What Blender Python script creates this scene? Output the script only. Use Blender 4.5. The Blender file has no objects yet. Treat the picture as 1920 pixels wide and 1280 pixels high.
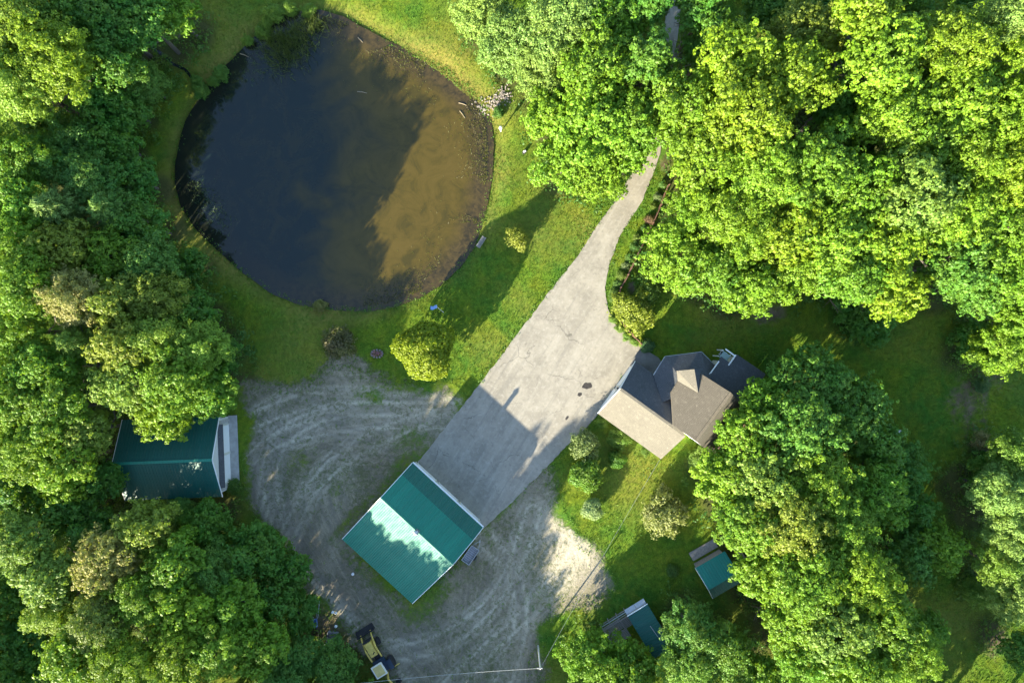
import bpy, math, random
import numpy as np
from mathutils import Vector, Matrix

# ------------------------------------------------------------------ camera, sky, sun, exposure
CAM_H = 76.8            # drone height in metres
SUN_EL = 18.5           # degrees
SUN_DIR = (0.590, 0.807)  # the way shadows fall on the ground
sc = bpy.context.scene
sc.render.resolution_x = 1024
sc.render.resolution_y = 682
cam_data = bpy.data.cameras.new('camera')
cam = bpy.data.objects.new('camera', cam_data)
sc.collection.objects.link(cam)
cam.location = (0, 0, CAM_H)
cam.rotation_euler = (0, 0, 0)
cam_data.sensor_width = 36
cam_data.lens = 24
cam_data.clip_end = 6000
sc.camera = cam

world = bpy.data.worlds.new('World')
sc.world = world
world.use_nodes = True
wn = world.node_tree
wn.nodes.clear()
sky = wn.nodes.new('ShaderNodeTexSky')
sky.sky_type = 'NISHITA'
sky.sun_disc = False
sky.sun_elevation = math.radians(SUN_EL)
sky.sun_rotation = math.atan2(-SUN_DIR[0], -SUN_DIR[1]) % (2 * math.pi)
sky.altitude = 100
sky.air_density = 1.0
sky.dust_density = 0.6
sky.ozone_density = 1.6
bg = wn.nodes.new('ShaderNodeBackground')
bg.inputs['Strength'].default_value = 0.114
wo = wn.nodes.new('ShaderNodeOutputWorld')
wn.links.new(sky.outputs['Color'], bg.inputs['Color'])
wn.links.new(bg.outputs['Background'], wo.inputs['Surface'])

sun_data = bpy.data.lights.new('sun', 'SUN')
sun_data.energy = 5.0
sun_data.angle = math.radians(0.5)
sun_data.color = (1.0, 0.90, 0.70)
sun = bpy.data.objects.new('sun', sun_data)
sc.collection.objects.link(sun)
ce, se = math.cos(math.radians(SUN_EL)), math.sin(math.radians(SUN_EL))
sun.rotation_euler = Vector((SUN_DIR[0] * ce, SUN_DIR[1] * ce, -se)).to_track_quat('-Z', 'Y').to_euler()
sun.location = (-40, -60, 60)

sc.view_settings.view_transform = 'Standard'
sc.view_settings.look = 'None'
sc.view_settings.gamma = 1.0
sc.view_settings.use_curve_mapping = False
sc.view_settings.exposure = 2.26
sc.render.engine = 'CYCLES'
sc.cycles.max_bounces = 6
sc.cycles.diffuse_bounces = 3
sc.cycles.transmission_bounces = 3
sc.cycles.transparent_max_bounces = 4

# ------------------------------------------------------------------ helpers
C = sc.collection
def W(px, py, z=0.0):
    """Place seen at pixel (px, py) of the 1920 px photograph, at height z, in metres."""
    k = 0.06 * (1 - z / CAM_H)
    return np.array([(px - 960) * k, (640 - py) * k])

def WP(pts, z=0.0):
    return [tuple(W(x, y, z)) for x, y in pts]

def tag(o, label=None, cat=None, group=None, kind=None):
    if label: o['label'] = label
    if cat: o['category'] = cat
    if group: o['group'] = group
    if kind: o['kind'] = kind
    return o

def empty(name, loc, rz=0.0, label=None, cat=None, group=None):
    o = bpy.data.objects.new(name, None)
    o.empty_display_size = 0.3
    C.objects.link(o)
    o.location = loc
    o.rotation_euler = (0, 0, rz)
    return tag(o, label, cat, group)

def link(name, me, parent=None, loc=None, rot=None, scale=None):
    o = bpy.data.objects.new(name, me)
    C.objects.link(o)
    if parent is not None: o.parent = parent
    if loc is not None: o.location = loc
    if rot is not None: o.rotation_euler = rot
    if scale is not None: o.scale = scale
    return o

def np_mesh(name, V, F, mat, attrs=None, smooth=False):
    """mesh from arrays; F is (m,k); attrs: name -> (domain, array)"""
    me = bpy.data.meshes.new(name)
    V = np.asarray(V, np.float32); F = np.asarray(F, np.int32)
    m, k = F.shape
    me.vertices.add(len(V)); me.vertices.foreach_set('co', V.ravel())
    me.loops.add(m * k); me.loops.foreach_set('vertex_index', F.ravel())
    me.polygons.add(m)
    me.polygons.foreach_set('loop_start', np.arange(0, m * k, k, dtype=np.int32))
    me.polygons.foreach_set('loop_total', np.full(m, k, np.int32))
    if smooth: me.polygons.foreach_set('use_smooth', np.ones(m, bool))
    me.update(calc_edges=True)
    for a, (dom, arr) in (attrs or {}).items():
        at = me.attributes.new(a, 'FLOAT', dom)
        at.data.foreach_set('value', np.asarray(arr, np.float32))
    if mat: me.materials.append(mat)
    return me

class MB:
    """collects shapes that belong to one mesh"""
    def __init__(s): s.v = []; s.f = []
    def add(s, vs, fs):
        n = len(s.v); s.v += [tuple(v) for v in vs]; s.f += [tuple(i + n for i in f) for f in fs]; return s
    def box(s, c, d, rz=0.0, M=None, taper=1.0):
        x, y, z = d[0] / 2, d[1] / 2, d[2] / 2
        P = [(-x, -y, -z), (x, -y, -z), (x, y, -z), (-x, y, -z), (-x * taper, -y * taper, z), (x * taper, -y * taper, z), (x * taper, y * taper, z), (-x * taper, y * taper, z)]
        cr, sr = math.cos(rz), math.sin(rz)
        if M is None: P = [(c[0] + a * cr - b * sr, c[1] + a * sr + b * cr, c[2] + e) for a, b, e in P]
        else: P = [tuple(M @ Vector(p) + Vector(c)) for p in P]
        return s.add(P, [(3, 2, 1, 0), (4, 5, 6, 7), (0, 1, 5, 4), (1, 2, 6, 5), (2, 3, 7, 6), (3, 0, 4, 7)])
    def tube(s, pts, rad, n=6):
        """tapered tube along points; rad a number or one per point"""
        pts = [Vector(p) for p in pts]
        if not hasattr(rad, '__len__'): rad = [rad] * len(pts)
        base = len(s.v); up = Vector((0.03, 0.05, 1))
        for i, p in enumerate(pts):
            d = (pts[min(i + 1, len(pts) - 1)] - pts[max(i - 1, 0)]).normalized()
            a = d.cross(up if abs(d.z) < 0.95 else Vector((1, 0, 0))).normalized(); b = d.cross(a)
            for k in range(n):
                t = 2 * math.pi * k / n
                s.v.append(tuple(p + (a * math.cos(t) + b * math.sin(t)) * rad[i]))
        for i in range(len(pts) - 1):
            for k in range(n):
                q = base + i * n
                s.f.append((q + k, q + (k + 1) % n, q + n + (k + 1) % n, q + n + k))
        s.f.append(tuple(base + k for k in range(n))[::-1]); s.f.append(tuple(base + (len(pts) - 1) * n + k for k in range(n)))
        return s
    def slab(s, top, th):
        """closed plate whose top is the polygon TOP (3-D points), thickness straight down"""
        n = len(top); vs = [tuple(p) for p in top] + [(p[0], p[1], p[2] - th) for p in top]
        return s.add(vs, [tuple(range(n)), tuple(range(2 * n - 1, n - 1, -1))] + [((i + 1) % n, i, i + n, (i + 1) % n + n) for i in range(n)])
    def prism(s, plan, tops, z0=0.0):
        n = len(plan)
        if not hasattr(tops, '__len__'): tops = [tops] * n
        vs = [(p[0], p[1], t) for p, t in zip(plan, tops)] + [(p[0], p[1], z0) for p in plan]
        return s.add(vs, [tuple(range(n)), tuple(range(2 * n - 1, n - 1, -1))] + [((i + 1) % n, i, i + n, (i + 1) % n + n) for i in range(n)])
    def lathe(s, prof, c=(0, 0, 0), n=14):
        base = len(s.v)
        for r, z in prof:
            for k in range(n):
                t = 2 * math.pi * k / n; s.v.append((c[0] + r * math.cos(t), c[1] + r * math.sin(t), c[2] + z))
        for i in range(len(prof) - 1):
            for k in range(n):
                q = base + i * n; s.f.append((q + k, q + (k + 1) % n, q + n + (k + 1) % n, q + n + k))
        s.f.append(tuple(base + k for k in range(n))[::-1]); s.f.append(tuple(base + (len(prof) - 1) * n + k for k in range(n)))
        return s
    def mesh(s, name, mat, smooth=False):
        me = bpy.data.meshes.new(name); me.from_pydata(s.v, [], s.f)
        if smooth: me.polygons.foreach_set('use_smooth', [True] * len(me.polygons))
        me.update()
        if mat: me.materials.append(mat)
        return me
    def build(s, name, mat, parent=None, smooth=False, **k):
        return link(name, s.mesh(name, mat, smooth), parent, **k)

# ---- materials
class NT:
    def __init__(s, name):
        s.m = bpy.data.materials.new(name); s.m.use_nodes = True; s.t = s.m.node_tree; s.t.nodes.clear()
        s.out = s.t.nodes.new('ShaderNodeOutputMaterial')
    def n(s, typ, **kw):
        nd = s.t.nodes.new('ShaderNode' + typ)
        for k, v in kw.items(): setattr(nd, k, v)
        return nd
    def l(s, a, b): s.t.links.new(a, b)
    def put(s, sock, v):
        if isinstance(v, bpy.types.NodeSocket): s.l(v, sock)
        else:
            if hasattr(v, '__len__') and len(v) == 3 and sock.type == 'RGBA': v = (*v, 1)
            sock.default_value = v
    def pos(s):
        return s.n('NewGeometry').outputs['Position']
    def objco(s): return s.n('TexCoord').outputs['Object']
    def attr(s, name): return s.n('Attribute', attribute_name=name).outputs['Fac']
    def noise(s, scale, detail=3, rough=0.55, vec=None, dist=0.0):
        nd = s.n('TexNoise'); s.l(vec if vec is not None else s.pos(), nd.inputs['Vector'])
        nd.inputs['Scale'].default_value = scale; nd.inputs['Detail'].default_value = detail
        nd.inputs['Roughness'].default_value = rough; nd.inputs['Distortion'].default_value = dist
        return nd.outputs['Fac']
    def mapr(s, v, a, b, c=0.0, d=1.0, smooth=False):
        nd = s.n('MapRange'); nd.interpolation_type = 'SMOOTHSTEP' if smooth else 'LINEAR'
        s.put(nd.inputs['Value'], v)
        for k, x in zip(('From Min', 'From Max', 'To Min', 'To Max'), (a, b, c, d)): s.put(nd.inputs[k], x)
        return nd.outputs['Result']
    def math(s, op, a, b=0.0, clamp=False):
        nd = s.n('Math', operation=op, use_clamp=clamp); s.put(nd.inputs[0], a); s.put(nd.inputs[1], b); return nd.outputs[0]
    def mix(s, f, a, b, mode='MIX'):
        nd = s.n('Mix', data_type='RGBA', blend_type=mode)
        s.put(nd.inputs[0], f); s.put(nd.inputs[6], a); s.put(nd.inputs[7], b); return nd.outputs[2]
    def combine(s, x, y, z=0.0):
        nd = s.n('CombineXYZ'); s.put(nd.inputs[0], x); s.put(nd.inputs[1], y); s.put(nd.inputs[2], z); return nd.outputs[0]
    def bump(s, h, strength=0.3, dist=0.05):
        nd = s.n('Bump'); s.l(h, nd.inputs['Height']); nd.inputs['Strength'].default_value = strength; nd.inputs['Distance'].default_value = dist
        return nd.outputs['Normal']
    def bsdf(s, color, rough=0.8, normal=None, metal=0.0, spec=0.5, ior=None, coat=0.0):
        nd = s.n('BsdfPrincipled'); s.put(nd.inputs['Base Color'], color); s.put(nd.inputs['Roughness'], rough)
        s.put(nd.inputs['Metallic'], metal); s.put(nd.inputs['Specular IOR Level'], spec)
        if ior: nd.inputs['IOR'].default_value = ior
        if coat: nd.inputs['Coat Weight'].default_value = coat
        if normal is not None: s.l(normal, nd.inputs['Normal'])
        s.l(nd.outputs[0], s.out.inputs['Surface']); return nd

def plain(name, col, rough=0.7, var=0.25, scale=3.0, metal=0.0, bump=0.1, spec=0.5):
    t = NT(name); co = t.objco()
    f = t.noise(scale, 4, 0.6, co)
    g = t.noise(scale * 9, 2, 0.5, co)
    c = t.mix(t.mapr(f, 0.3, 0.7), [x * (1 - var) for x in col], [min(1, x * (1 + var)) for x in col])
    c = t.mix(t.mapr(g, 0.35, 0.8, 0, 0.5), c, [x * (1 - var * 1.4) for x in col])
    t.bsdf(c, rough, t.bump(g, bump, 0.02), metal, spec)
    return t.m

def leaf_mat(name, trans=0.40, hue=1.0):
    t = NT(name)
    oc = t.n('ObjectInfo').outputs['Color']; v = t.attr('var')
    hs = t.n('HueSaturation'); t.put(hs.inputs['Color'], oc)
    t.put(hs.inputs['Hue'], t.mapr(v, 0, 1, 0.514, 0.490)); t.put(hs.inputs['Value'], t.mapr(v, 0, 1, 0.64, 1.24)); hs.inputs['Saturation'].default_value = hue
    big = t.mix(t.mapr(t.noise(0.55, 2), 0.35, 0.65, 0, 0.35), hs.outputs[0], (0.15, 0.19, 0.012))
    b = t.bsdf(big, 0.55, spec=0.35)
    tr = t.n('BsdfTranslucent'); t.l(t.mix(0.6, big, (0.24, 0.34, 0.01)), tr.inputs['Color'])
    mx = t.n('MixShader'); mx.inputs[0].default_value = trans
    t.l(b.outputs[0], mx.inputs[1]); t.l(tr.outputs[0], mx.inputs[2]); t.l(mx.outputs[0], t.out.inputs['Surface'])
    return t.m

# ------------------------------------------------------------------ outlines on the ground (photo pixels -> metres)
POND = WP([(345,250),(335,300),(333,340),(345,385),(372,425),(410,462),(455,502),(510,542),(560,562),(620,574),(680,576),(730,568),(780,551),(820,527),(855,495),(880,460),(895,420),(905,380),(914,330),(917,270),(912,225),(895,195),(870,170),(840,145),(800,118),(750,93),(710,73),(670,52),(640,35),(600,24),(560,26),(530,36),(510,56),(480,72),(465,86),(440,112),(425,126),(405,150),(390,168),(378,185),(365,205),(352,228)])
DRIVE = WP([(1252,-60),(1246,60),(1232,180),(1215,270),(1190,318),(1168,352),(1148,384),(1120,422),(1085,478),(1030,547),(985,606),(945,660),(905,712),(845,788),(784,866),(905,992),(950,950),(985,915),(1020,880),(1062,836),(1095,806),(1121,777),(1160,714),(1196,662),(1202,650),(1180,634),(1155,608),(1139,578),(1134,540),(1142,497),(1163,440),(1203,380),(1222,332),(1238,288),(1252,190),(1272,60),(1282,-60)])
GRAVEL = WP([(786,872),(815,835),(850,785),(858,748),(835,728),(800,738),(740,732),(700,716),(668,712),(655,690),(676,683),(640,682),(618,706),(596,728),(540,738),(468,734),(444,758),(440,782),(458,798),(464,850),(480,930),(505,985),(520,1010),(562,1070),(590,1112),(640,1152),(700,1196),(742,1250),(752,1330),(830,1420),(960,1420),(985,1300),(1000,1230),(1012,1170),(1050,1130),(1100,1118),(1140,1094),(1118,1055),(1085,1015),(1048,975),(1028,925),(1020,885),(985,918),(950,953),(908,996),(880,1060),(790,1140),(770,1150),(640,1025),(632,1005),(700,930),(770,870)])
APRON = WP([(1202,651),(1160,716),(1170,730),(1235,745),(1250,690),(1234,670)])

def sdf(P, poly):
    """signed distance of points P (n,2) to the polygon: negative inside"""
    P = np.asarray(P, float); Q = np.asarray(poly); d = np.full(len(P), 1e9); ins = np.zeros(len(P), bool)
    for i in range(len(Q)):
        a, b = Q[i], Q[(i + 1) % len(Q)]; e = b - a; w = P - a
        t = np.clip((w @ e) / (e @ e), 0, 1); dd = ((w - t[:, None] * e) ** 2).sum(1); d = np.minimum(d, dd)
        c = ((a[1] > P[:, 1]) != (b[1] > P[:, 1]))
        if abs(e[1]) > 1e-9: ins ^= c & (P[:, 0] < a[0] + (P[:, 1] - a[1]) * e[0] / e[1])
    return np.where(ins, -1, 1) * np.sqrt(d)

def pline(P, line):
    """distance to a polyline and length run along it"""
    P = np.asarray(P, float); L = np.asarray(line); d = np.full(len(P), 1e9); u = np.zeros(len(P)); run = 0.0
    for a, b in zip(L[:-1], L[1:]):
        e = b - a; le = np.hypot(*e); w = P - a; t = np.clip((w @ e) / (e @ e), 0, 1)
        sd = np.sqrt(((w - t[:, None] * e) ** 2).sum(1)); k = sd < d; d[k] = sd[k]; u[k] = run + t[k] * le; run += le
    return d, u

def sstep(x, a, b):
    t = np.clip((x - a) / (b - a), 0, 1); return t * t * (3 - 2 * t)

_r = np.random.RandomState(3)
_waves = [(_r.normal(0, 1, 2) * f, _r.uniform(0, 6.28), 1 / f ** 0.7) for f in (0.05, 0.09, 0.14, 0.2, 0.33, 0.5, 0.8, 1.3, 1.9) for _ in range(4)]
def wob(P, lo=0, hi=36):
    s = 0; n = 0
    for k, ph, a in _waves[lo:hi]: s = s + a * np.sin(P @ k + ph); n += a * a / 2
    return s / math.sqrt(n)

def ground_z(P):
    P = np.asarray(P, float)
    sp = sdf(P, POND) + 0.22 * wob(P, 20, 36); sd = sdf(P, DRIVE)
    z = 0.10 * wob(P, 0, 16) * sstep(sd, 0.5, 6)
    z = z - 0.36 * (1 - sstep(sp, 0.0, 3.2))
    return np.where(sp < 0, z - 1.2 * sstep(-sp, 0.0, 3.0), z) - 0.0

random.seed(11)
# ------------------------------------------------------------------ trees: (x px, y px, crown radius px, height m, kind, colour, label)
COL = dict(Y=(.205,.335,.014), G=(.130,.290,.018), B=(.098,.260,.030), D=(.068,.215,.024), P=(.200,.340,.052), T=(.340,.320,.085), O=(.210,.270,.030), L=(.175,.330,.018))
TREES = [
 # woodland above the drive, top middle
 (900,22,46,8,'fine','P','pale fine-leaved tree at the edge of the lawn above the pond, on the top border'),
 (962,72,62,9,'fine','P','pale fine-leaved tree whose crown overhangs the lawn north-east of the pond'),
 (1055,45,70,12,'fine','P','pale green airy tree in the top middle of the photo, behind the lawn edge'),
 (1150,40,62,12,'maple','G','green maple left of the dark gap where the drive enters at the top'),
 (1022,132,52,9,'fine','P','pale fine-leaved tree next to the heap of rocks at the pond inlet'),
 (1120,128,66,13,'maple','L','tall light green maple between the pale trees and the shaded drive gap'),
 (1212,120,46,13,'maple','B','darker green tree on the left side of the shaded drive gap'),
 (1243,232,34,11,'maple','L','narrow bright maple bridging the canopy over the drive'),
 (1244,162,28,10,'maple','G','narrow green maple at the south end of the shaded drive gap'),
 (1035,215,48,9,'maple','L','low bright maple standing behind the white lawn post'),
 (1120,228,68,12,'maple','L','round bright maple in the middle of the clump over the drive'),
 (1192,228,60,12,'maple','G','green maple overhanging the drive from its west side'),
 (1060,300,52,9,'maple','L','bright maple at the west end of the clump, above the sunny lawn'),
 (1120,318,50,9,'maple','L','bright maple at the lower tip of the clump west of the drive'),
 (1170,284,43,9,'maple','L','bright maple whose twigs reach over the sunlit mouth of the drive'),
 (1208,18,36,12,'maple','D','small dark shaded tree on the top border beside the drive gap'),
 (1312,22,44,12,'maple','D','dark shaded tree on the top border, east of the drive gap'),
 (1320,95,40,10,'maple','B','low shaded tree filling the gap under the north-east maples'),
 # north-east maple wood
 (1378,118,66,16,'maple','Y','yellow-green maple crown, northernmost beside the shaded hollow at the top'),
 (1292,205,68,14,'maple','L','tall light green maple on the east bank of the drive'),
 (1396,215,74,17,'maple','Y','big yellow-green maple above the middle of the north-east wood'),
 (1500,72,58,15,'maple','O','olive-tinted maple touching the dark hollow near the top border'),
 (1482,150,60,17,'maple','Y','yellow-topped maple between two dark gaps in the north-east wood'),
 (1602,40,50,18,'maple','Y','bright tuft-topped maple at the top border of the north-east wood'),
 (1640,118,68,18,'maple','L','clumpy light green maple with a dark hollow on its east side'),
 (1560,205,44,12,'maple','D','shaded low tree sunk in a dark gap of the north-east wood'),
 (1660,225,58,16,'maple','L','bright ring-shaped maple crown above the darkest gap'),
 (1612,268,30,9,'maple','D','small dark tree at the bottom of the darkest woodland gap'),
 (1770,90,70,18,'maple','Y','large yellow-green maple near the top right, west of a dark notch'),
 (1862,48,54,17,'fine','P','pale feathery crown near the top right corner'),
 (1898,125,56,17,'maple','Y','golden-green maple on the right border near the top'),
 (1800,190,72,17,'maple','L','broad light green maple with bare twigs showing, right side of the wood'),
 (1898,225,62,17,'maple','L','light green maple on the right border, second below the corner'),
 (1735,270,60,15,'maple','G','mid green maple shading a brown hollow in the wood'),
 (1830,300,70,16,'maple','L','broad maple in the right third of the wood with sunny west side'),
 (1900,330,56,16,'maple','Y','golden-tinted maple on the right border, halfway down the wood'),
 (1335,300,68,14,'maple','L','bright maple east of the drive mouth'),
 (1432,320,72,16,'maple','L','very wide bright maple in the centre of the north-east wood'),
 (1530,320,66,16,'maple','G','green maple with ragged dark gaps on its north side'),
 (1610,350,58,15,'maple','G','mid green maple below the darkest woodland gap'),
 (1700,365,70,16,'maple','P','soft green maple with a smooth crown, centre right of the wood'),
 (1790,395,66,15,'maple','L','light green maple one crown in from the lower right edge of the wood'),
 (1880,430,66,14,'maple','G','green maple on the right border at the lower end of the wood'),
 (1300,395,50,11,'maple','L','bright maple beside the top end of the wooden rail fence'),
 (1385,410,72,14,'maple','L','bright bushy maple two crowns east of the rail fence'),
 (1478,430,66,14,'maple','Y','sunlit maple on the south slope of the wood'),
 (1565,440,68,15,'maple','L','full round maple over the south edge of the wood'),
 (1655,455,62,14,'maple','Y','yellow-green maple next to the golden crown on the south edge'),
 (1275,478,62,10,'maple','L','spreading maple that leans over the wooden rail fence'),
 (1350,505,58,11,'maple','G','green maple whose shadow touches the sunny strip by the drive'),
 (1412,540,48,11,'maple','L','bright maple hanging over the dark lawn behind the house'),
 (1500,500,56,12,'maple','L','light maple at the south rim of the wood, above the brown bare patch'),
 (1590,520,52,13,'maple','G','mid green maple at the south rim, left of the golden crown'),
 (1672,545,50,12,'maple','Y','golden yellow-green maple jutting over the back lawn'),
 (1650,575,60,6,'maple','D','low dark shaded tree below the golden maple'),
 (1790,490,58,13,'maple','B','bluish green maple at the south rim, right of the dark notch'),
 (1840,535,52,11,'maple','B','bluish green maple that is lowest at the right end of the wood'),
 (1905,525,48,12,'maple','G','green maple on the right border above the opening to the back lawn'),
 (1885,655,52,8,'maple','L','rounded lone maple on the right border, east of the back lawn'),
 (1850,640,40,5,'maple','D','low dark shrubby tree tucked against the lone right-hand maple'),
 (1905,600,34,9,'maple','L','small bright crown just above the lone right-hand maple'),
 (1905,860,44,8,'fine','G','feathery tree at the top of the right-hand strip of trees'),
 (1880,920,48,9,'fine','P','pale feathery tree in the right-hand strip beside the grass track'),
 (1905,1000,52,9,'fine','P','pale willow-like tree halfway down the right-hand strip'),
 (1875,1060,42,8,'fine','L','narrow feathery tree at the bulge of the right-hand strip'),
 (1905,1120,46,9,'fine','P','pale green tree at the foot of the right-hand strip'),
 (1912,1220,32,6,'maple','B','small bluish green tree on the right border near the bottom'),
 (1860,885,34,4,'maple','D','low dark scrub tree along the shaded grass track'),
 (1835,1110,26,3,'fine','G','small scrubby tree in front of the right-hand strip'),
 # trees behind the house
 (1432,755,40,10,'maple','G','maple whose crown covers the east corner of the grey house roof'),
 (1520,715,62,10.5,'maple','B','large shaded green tree with few bright tips, north of its clump'),
 (1600,770,64,10,'maple','B','large shaded green tree east of the house with scattered bright tips'),
 (1500,800,62,13,'maple','B','dark-hearted tree in the middle of the clump behind the house'),
 (1648,835,48,8.5,'maple','B','shaded tree with bright rosettes at the back lawn side of the clump'),
 (1400,820,52,11,'maple','L','bright tree hanging over the brown roof behind the house'),
 (1352,890,48,10,'maple','L','bright tree nearest the house gable and the side lawn'),
 (1430,900,62,13,'maple','P','dusty green wide crown south of the house'),
 (1530,890,66,13,'maple','L','broad tree with bright south side, centre of the clump'),
 (1400,975,56,12,'maple','L','sunlit tree above the smaller green-roofed hut'),
 (1480,985,66,14,'maple','O','olive-toned big crown in the middle of the southern clump'),
 (1580,985,64,13,'maple','L','light green crown east of the olive-toned one'),
 (1640,925,54,11,'maple','G','mid green tree with dark eastern half, beside the shaded hollow'),
 (1700,880,46,6,'maple','D','low dark tree in the shade east of the clump'),
 (1718,960,44,6,'maple','D','low dark bushy tree between the clump and the grass track'),
 (1765,1030,44,7,'maple','L','small half-lit tree standing out east of the clump'),
 (1708,1050,46,7,'maple','B','shaded bluish tree beside the small half-lit one'),
 (1420,1065,44,11,'maple','L','bright tree immediately east of the smaller green-roofed hut'),
 (1510,1080,62,14,'maple','L','tall bright crown below the olive-toned tree'),
 (1605,1085,62,14,'maple','Y','yellow-tipped crown on the south-east side of the clump'),
 (1480,1150,54,12,'maple','L','bright crown over the dark clearing near the bottom'),
 (1560,1170,62,14,'maple','P','pale wide crown near the bottom of the southern clump'),
 (1650,1160,60,13,'maple','G','green crown with bright tufts beside the bottom right lawn'),
 (1510,1235,54,12,'maple','G','green crown on the bottom border east of the dark clearing'),
 (1600,1245,60,13,'maple','L','light green crown on the bottom border, next to the last one'),
 (1700,1225,52,12,'maple','L','easternmost crown of the clump on the bottom border'),
 (1735,1180,34,8,'maple','G','small crown poking out towards the bottom right lawn'),
 (1112,1246,56,7,'maple','G','dense round tree at the bottom, left of the lumber shelter'),
 (1190,1262,44,6,'maple','G','small tree at the bottom, just below the lumber shelter'),
 (1300,1188,52,8,'fine','D','dark feathery tree south of the smaller green-roofed hut'),
 (1370,1230,50,8,'fine','G','feathery tree at the bottom with light tips, beside the dark clearing'),
 (1290,1256,48,8,'fine','G','feathery tree on the bottom border near the lumber shelter'),
 (1425,1265,36,8,'maple','G','small crown on the bottom border in the dark clearing'),
 # top left wood
 (28,48,70,15,'fine','Y','pale yellow-green crown in the top left corner'),
 (98,112,74,16,'maple','Y','big sunlit crown near the top left corner'),
 (38,162,62,15,'fine','Y','yellow glowing crown on the left border above the black gap'),
 (120,22,56,13,'maple','B','bluish tree on the top border, left side'),
 (195,38,50,12,'maple','D','dark shaded tree on the top border of the left wood'),
 (262,36,48,11,'maple','D','shaded tree near the top border, one in from the pale lawn'),
 (318,18,42,9,'maple','G','half-lit tree on the top border beside the shaded lawn'),
 (215,112,46,11,'maple','D','very dark tree above the mouth of the brook'),
 (262,150,36,7,'fine','B','grey-green airy tree beside the brook'),
 (175,178,44,9,'maple','D','dark tree south of the big sunlit corner crown'),
 (232,200,40,7,'maple','D','low dark tree bordering the west lawn of the pond'),
 (140,262,50,9,'fine','D','dark fine-leaved tree right of the black gap'),
 (205,262,46,8,'maple','D','shaded tree at the lawn edge west of the pond'),
 (32,300,58,12,'maple','G','mixed green tree on the left border below the black gap'),
 (90,300,46,10,'fine','D','dark feathery tree south of the black gap'),
 (240,330,44,8,'maple','D','dark tree by the streak of sun on the west lawn'),
 (170,335,50,10,'fine','D','dull dark tree north of the star-shaped pine'),
 (104,392,50,12,'pine','P','star-shaped bright pine west of the pond'),
 (205,392,46,11,'pine','B','bluish pine between the star-shaped pine and the west lawn'),
 (40,385,48,12,'maple','G','green tree on the left border beside the star-shaped pine'),
 (260,420,46,9,'maple','D','dark tree where the west lawn narrows'),
 (28,460,56,13,'maple','L','light green tree on the left border at mid height'),
 (120,470,54,12,'maple','O','olive tree below the star-shaped pine'),
 (205,480,50,11,'maple','G','green tree above the tan-tipped crown'),
 (280,505,52,10,'fine','B','smooth bluish green crown near the south-west shore'),
 (338,500,38,6,'maple','D','low dark tree closest to the south-west shore'),
 (62,535,56,14,'maple','L','pale green crown on the left side beside the tan-tipped one'),
 (145,558,50,13,'fine','T','tan and pink tipped crown in the middle of the left wood'),
 (225,570,48,12,'maple','O','yellow-olive crown right of the tan-tipped one'),
 (300,565,56,11.5,'maple','O','olive crown with bare twigs in the middle of the left wood'),
 (355,580,40,9,'maple','D','dark tree at the east edge of the left wood'),
 (30,620,54,13,'maple','L','light green crown on the left border above the deep gap'),
 (150,640,44,12,'pine','L','feathery spruce tip lit yellow in the deep gap'),
 (235,650,44,13,'maple','O','tan-green crown left of the glowing one'),
 (298,640,52,12,'fine','Y','glowing yellow-green fine-leaved crown of the left wood'),
 (370,650,52,11,'fine','L','soft yellow-green crown nearest the side lawn'),
 (415,660,32,7,'maple','D','dark low tree at the outermost east tip of the left wood'),
 (85,690,52,13,'maple','G','green crown south of the deep gap'),
 (240,715,52,12,'maple','P','pale open crown north-west of the end shed'),
 (330,715,52,13,'maple','L','bright crown north of the end shed'),
 (398,735,44,9,'maple','G','green crown above the corner of the end shed'),
 (306,778,46,9.5,'maple','Y','bright yellow-green crown hanging over the roof of the end shed'),
 (30,740,54,13,'maple','L','light crown on the left border, level with the end shed'),
 (110,765,58,13,'maple','G','broad green crown west of the end shed'),
 (170,810,42,11,'maple','O','olive crown two trees west of the end shed'),
 (48,840,58,13,'maple','L','light green crown on the left border, lower than the end shed roof'),
 (125,868,58,12,'maple','Y','sunlit crown south-west of the end shed'),
 (192,900,36,8,'maple','D','dark low tree touching the west end of the end shed'),
 (40,922,44,9,'maple','D','dark tree on the left border south of the broad crowns'),
 # bottom left wood
 (130,950,46,9,'maple','D','dark tree between the two halves of the left wood'),
 (172,990,40,9,'maple','D','dark tree between the tan-tipped crown and the west end of the shed'),
 (275,985,46,12,'maple','O','olive crown just below the end shed'),
 (205,1045,54,13,'maple','T','tan and cream tipped crown of the bottom left wood'),
 (330,965,30,5,'fine','B','small bluish tree below the middle of the end shed'),
 (385,985,42,7,'maple','D','deep green tree below the corner of the end shed'),
 (45,1015,52,12,'maple','P','pale crown on the left border of the bottom wood'),
 (100,1080,50,12,'maple','P','pale green crown near the dark lower left gap'),
 (108,1140,44,11,'fine','Y','yellow-green fine crown at the rim of the dark lower left gap'),
 (470,1035,48,8,'maple','D','deep green tree beside the gravel track'),
 (528,1075,40,6,'maple','D','small dark green tree leaning towards the gravel track'),
 (330,1055,50,12,'maple','G','green crown east of the tan-tipped one'),
 (400,1070,46,9,'fine','B','grey-green fine crown in the middle of the bottom left wood'),
 (270,1120,52,13,'maple','L','light crown south of the tan-tipped one'),
 (195,1165,50,13,'fine','O','olive fine-leaved crown at the heart of the bottom left wood'),
 (345,1140,50,12,'maple','L','bright crown left of the yellow-tufted tree'),
 (440,1135,48,10,'maple','G','green tree with one yellow tuft near the gravel track'),
 (505,1135,40,7,'maple','D','dark tree next to the yellow-tufted one'),
 (150,1235,58,14,'maple','L','light crown on the bottom border beside the dark gap'),
 (240,1235,56,14,'maple','Y','yellow-green crown on the bottom border, third from the corner'),
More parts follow.
